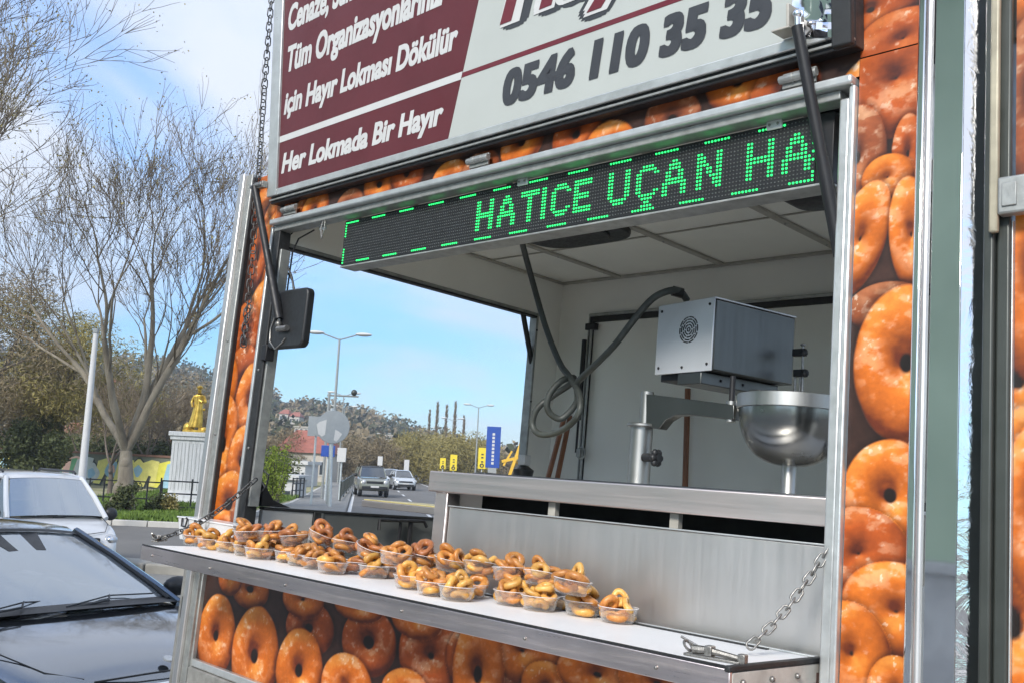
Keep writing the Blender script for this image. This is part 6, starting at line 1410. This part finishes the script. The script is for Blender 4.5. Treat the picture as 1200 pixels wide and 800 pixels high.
def panel(name, label, cat, u0, v0, u1, v1, d, mat, pole=True, grp=None, th=.06):
    a, b = WD(u0, v0, d), WD(u1, v1, d); t = thing(name, label, cat, ((a[0]+b[0])/2, a[1], GH), WORLD, grp)
    m = MB(); m.box(a[0], b[0], a[1]-th, a[1]+th, b[2], a[2]); m.build('sign_panel', mat, t, bevel=.01)
    if pole: m = MB(); x = (a[0]+b[0])/2; m.tube([(x, a[1]+th+.05, GH), (x, a[1]+th+.05, a[2])], .05, 6); m.build('pole', M['alu'], t)
    return t, a, b
panel('blue_road_sign', 'small blue sign board low behind the round sign pole', 'road sign', 377, 521, 392, 535, d_+6, M['sign_blue'])
panel('white_banner', 'white banner on the pole just behind the round sign', 'banner', 396, 524, 405, 541, d_+8, M['ink_white'], grp='white banners along the road')
panel('white_banner', 'small white banner above the off-roader', 'banner', 443, 534, 448, 545, 90, M['ink_white'], grp='white banners along the road')
panel('white_banner', 'small white banner right above the pale hatchback', 'banner', 474, 538, 479, 551, 95, M['ink_white'], grp='white banners along the road')
YG = 'yellow banners by the blue pylon'
for (u0, v0, u1, v1, lb) in ((516,536,522,549,'first short yellow banner nearest the poplars'),(528,532,535,551,'second yellow banner with dark marks'),(561,524,569,549,'tallest yellow banner touching the blue pylon')):
    t, a, b = panel('yellow_banner', lb, 'banner', u0, v0, u1, v1, 85, M['banner_yellow'], grp=YG)
    m = MB(); h_ = a[2]-b[2]; w_ = b[0]-a[0]; cx = (a[0]+b[0])/2
    for k in (.25, .45, .6): m.box(cx-w_*.12, cx+w_*.16, a[1]-.075, a[1]-.062, b[2]+h_*(k+.05), b[2]+h_*(k+.12))
    m.torus((cx, a[1]-.07, b[2]+h_*.16), w_*.2, .05, Matrix.Rotation(PI/2, 4, 'X'), 12, 5); m.build('printed_mark', M['ink_grey'], t)
t, a, b = panel('blue_pylon_sign', 'tall blue pylon with a vertical white line of letters beyond the road', 'pylon sign', 571, 499, 585, 548, 70, M['sign_blue'], False)
cx = (a[0]+b[0])/2; m = MB(); h_ = a[2]-b[2]
for k in range(9): z = b[2]+h_*(.08+.088*k); m.box(cx-.09, cx+.09, a[1]-.075, a[1]-.062, z, z+h_*.06)
m.build('lettering', M['ink_white'], t)
m = MB(); m.box(a[0]+.2, b[0]-.2, a[1]-.05, a[1]+.05, GH, b[2]-.001); m.build('base_leg', M['alu_dull'], t)
# yellow lattice mast by the pylon
t = thing('yellow_crane_mast', 'yellow lattice mast of a machine leaning against the sky beyond the counter end', 'crane', (*WD(610, 550, 60)[:2], GH), WORLD)
M['crane'] = simple('yellow_machine_paint', (.70,.42,.04,1), .45, 0, .12, 3)
L1 = [WD(619, 495, 60), WD(600, 548, 60)]; L2 = [WD(621, 495, 60.6), WD(612, 549, 60.6)]
for a, b in ((L1[0], L1[1]), (L2[0], L2[1])): e = a+(b-a)*1.5; e[2] = max(e[2], GH); m = MB(); m.tube([a, e], .13, 4); m.build('mast_beam', M['crane'], t)
for k in range(6):
    f0, f1 = k/6, (k+.8)/6; m = MB(); m.tube([L1[0]+(L1[1]-L1[0])*f0, L2[0]+(L2[1]-L2[0])*f1], .07, 4); m.build('brace', M['crane'], t)
m = MB(); a, b = WD(588, 540, 60), WD(625, 532, 60); m.tube([a, b], .12, 4); m.tube([WD(590,545,60), WD(600,528,60)], .08, 4); m.build('boom', M['crane'], t)
m = MB(); a, b = WD(608, 536, 59), WD(618, 549, 59); m.box(a[0], b[0], a[1]-.5, a[1]+.5, b[2], a[2]); m.build('cab', M['ink_white'], t, bevel=.05)

# ---- buildings
M['cream_wall'] = simple('cream_house_wall', (.50,.46,.40,1), .85, 0, .1, .4); M['red_roof'] = simple('red_tile_roof', (.33,.12,.085,1), .8, 0, .2, 2); M['far_glass'] = glass_mat('far_window_glass', (.05,.06,.07,1), .15, .6, 1.5)
def house(name, label, u0, u1, v_eave, v_base, d, dep, roof, wall='cream_wall', nwin=3, rows=1, grp=None, gz=None):
    a, b = WD(u0, v_eave, d), WD(u1, v_base, d); z0_ = b[2] if gz is None else gz; z0_ = min(z0_, a[2]-2)
    t = thing(name, label, 'building', ((a[0]+b[0])/2, d, z0_), WORLD, grp); m = MB(); m.box(a[0], b[0], d, d+dep, z0_-2, a[2]); m.build('wall', M[wall], t)
    w_ = b[0]-a[0]; h_ = (a[2]-z0_)
    if roof: m = MB(); o_ = .3; zr = a[2]+roof; m.add([(a[0]-o_, d-o_, a[2]), (b[0]+o_, d-o_, a[2]), (b[0]+o_, d+dep+o_, a[2]), (a[0]-o_, d+dep+o_, a[2]), (a[0]+w_*.2, d+dep/2, zr), (b[0]-w_*.2, d+dep/2, zr)], [(0,1,5,4),(1,2,5),(2,3,4,5),(3,0,4),(0,3,2,1)]); m.build('roof', M['red_roof'], t, smooth=0)
    else: m = MB(); m.box(a[0]-.2, b[0]+.2, d-.2, d+dep+.2, a[2]+.002, a[2]+.25); m.build('roof', M['ink_white'] if wall == 'ink_white' else M['cream_wall'], t)
    for j in range(rows):
        for i in range(nwin):
            x = a[0]+w_*(i+.5)/nwin; z = z0_+h_*(j+.25)/rows; ww = w_/nwin*.28; hh = h_/rows*.5
            m = MB(); m.box(x-ww, x+ww, d-.06, d+.02, z, z+hh); wf = m.build('window', M['ink_white'], t); m = MB(); m.box(x-ww*.82, x+ww*.82, d-.08, d-.062, z+hh*.08, z+hh*.92); m.build('pane', M['far_glass'], wf)
    return t
house('red_roofed_house', 'long low house with red tiled roof behind the green shrub', 322, 382, 528, 552, 92, 9, 2.2, nwin=6, gz=GH)
house('white_kiosk', 'white pavilion with tall windows below the red roofed house', 337, 357, 543, 558, 72, 5, 0, 'ink_white', 4, gz=GH)
house('park_wall_building', 'pale low block behind the green shrub beside the fence', 328, 344, 561, 592, 52, 3, 0, 'ink_white', 1, gz=GH)
HGp = 'houses on the wooded hillside'
for i, (u0, u1, ve, vb, d, rf_, nw, rw, lb) in enumerate(((327,337,484,494,300,1.5,2,1,'rounded cream villa high on the hill above the shrub'),(339,350,487,498,300,1.5,3,1,'second cream villa beside the first one up the hill'),(452,459,510,520,260,0,2,2,'white hillside block left of the stepped terraces'),
        (458,467,515,526,250,0,3,2,'white stepped block halfway down the hill above the road'),(465,477,520,530,240,0,3,2,'lowest white block of the hillside cluster'),(440,449,520,530,250,1.2,2,1,'small house under the hillside cluster'),(75,92,440,448,300,0,3,1,'pale house glimpsed through twigs left of the plane tree'),
        (115,135,447,456,280,1.5,3,2,'pale house glimpsed between the plane tree and the lamp pole'),(60,80,505,518,90,1.0,3,1,'small brown roofed hut behind the graffiti wall'),(170,205,520,532,110,1.2,5,1,'pale low building behind the slim trees near the pedestal'),(100,140,522,532,120,0,5,1,'pale low building behind the plane tree trunk'),(345,372,500,514,200,0,5,2,'terraced beige block on the lower hillside'))):
    house('hillside_house', lb, u0, u1, ve, vb, d, 7, rf_, nwin=nw, rows=rw, grp=HGp)
# pavement railing and fence seen through the side opening
railing('pavement_railing', 'grey metal railing between pavement and road receding beyond the round sign', WG(398, 590), WG(420, 562), 1.0, M['dark_post'], 12, (.95, .15), .03, GH+.14, 60)
railing('park_fence', 'dark bar fence beside the pale low block behind the shrub', WD(343, 570, 50), WD(356, 570, 52), 1.1, M['black_metal'], 4, (.1, .45, .8, 1.05), .03, GH+.1)
# gantry with camera over the sign
p = WD(386, 500, 52); t = thing('traffic_gantry', 'thin grey camera gantry arm crossing above the round sign', 'gantry', (p[0], p[1], GH), WORLD)
a = WD(386, 460, 52); b = WD(417, 463, 52); m = MB(); m.tube([(a[0], a[1], GH), (a[0], a[1], a[2])], .07, 8); m.build('pole', M['alu_dull'], t); m = MB(); m.tube([(a[0]-.1, a[1], a[2]-.12), (b[0]+.15, b[1], a[2]-.12)], .05, 6); m.build('arm', M['alu_dull'], t)
m = MB(); m.ball((b[0]-.1, b[1], a[2]+.08), .17, 8); m.build('camera_dome', M['dark_post'], t)
HZ = MB(); HZ.box(-700, 900, -90, 900, -3.5, 130); n = bpy.data.materials.new('air'); n.use_nodes = True; n.node_tree.nodes.clear()
pv_ = n.node_tree.nodes.new('ShaderNodeVolumePrincipled'); pv_.inputs['Color'].default_value = (.80,.88,.98,1); pv_.inputs['Density'].default_value = .0006; pv_.inputs['Anisotropy'].default_value = .2
ou_ = n.node_tree.nodes.new('ShaderNodeOutputMaterial'); n.node_tree.links.new(pv_.outputs[0], ou_.inputs['Volume'])
HZ.build('haze', n, None, S=WORLD, smooth=0, kind='stuff')
# things standing down the street to the side, mirrored in the wrinkled corner strip
p_ = TRAILER @ Vector((9, -1.2, 0)); dk2 = copy_tree(DK); dk2.matrix_world = Matrix.Translation((p_.x, p_.y, 0)) @ Matrix.Rotation(hd_ang+2.6, 4, 'Z'); dk2['label'] = 'dark car parked down the street, seen only mirrored in the corner strip'
for i, X in enumerate((16, 24, 30)):
    q_ = TRAILER @ Vector((X, (-3, 2.5, -5)[i], 0)); bare_tree((q_.x, q_.y, 0), 9, 90+i, .2, levels=4, label=['bare street tree mirrored nearest in the corner strip','bare street tree mirrored further off in the corner strip','bare street tree mirrored furthest off in the corner strip'][i], group='street trees behind the viewer', name='street_tree', twig_r=.02)
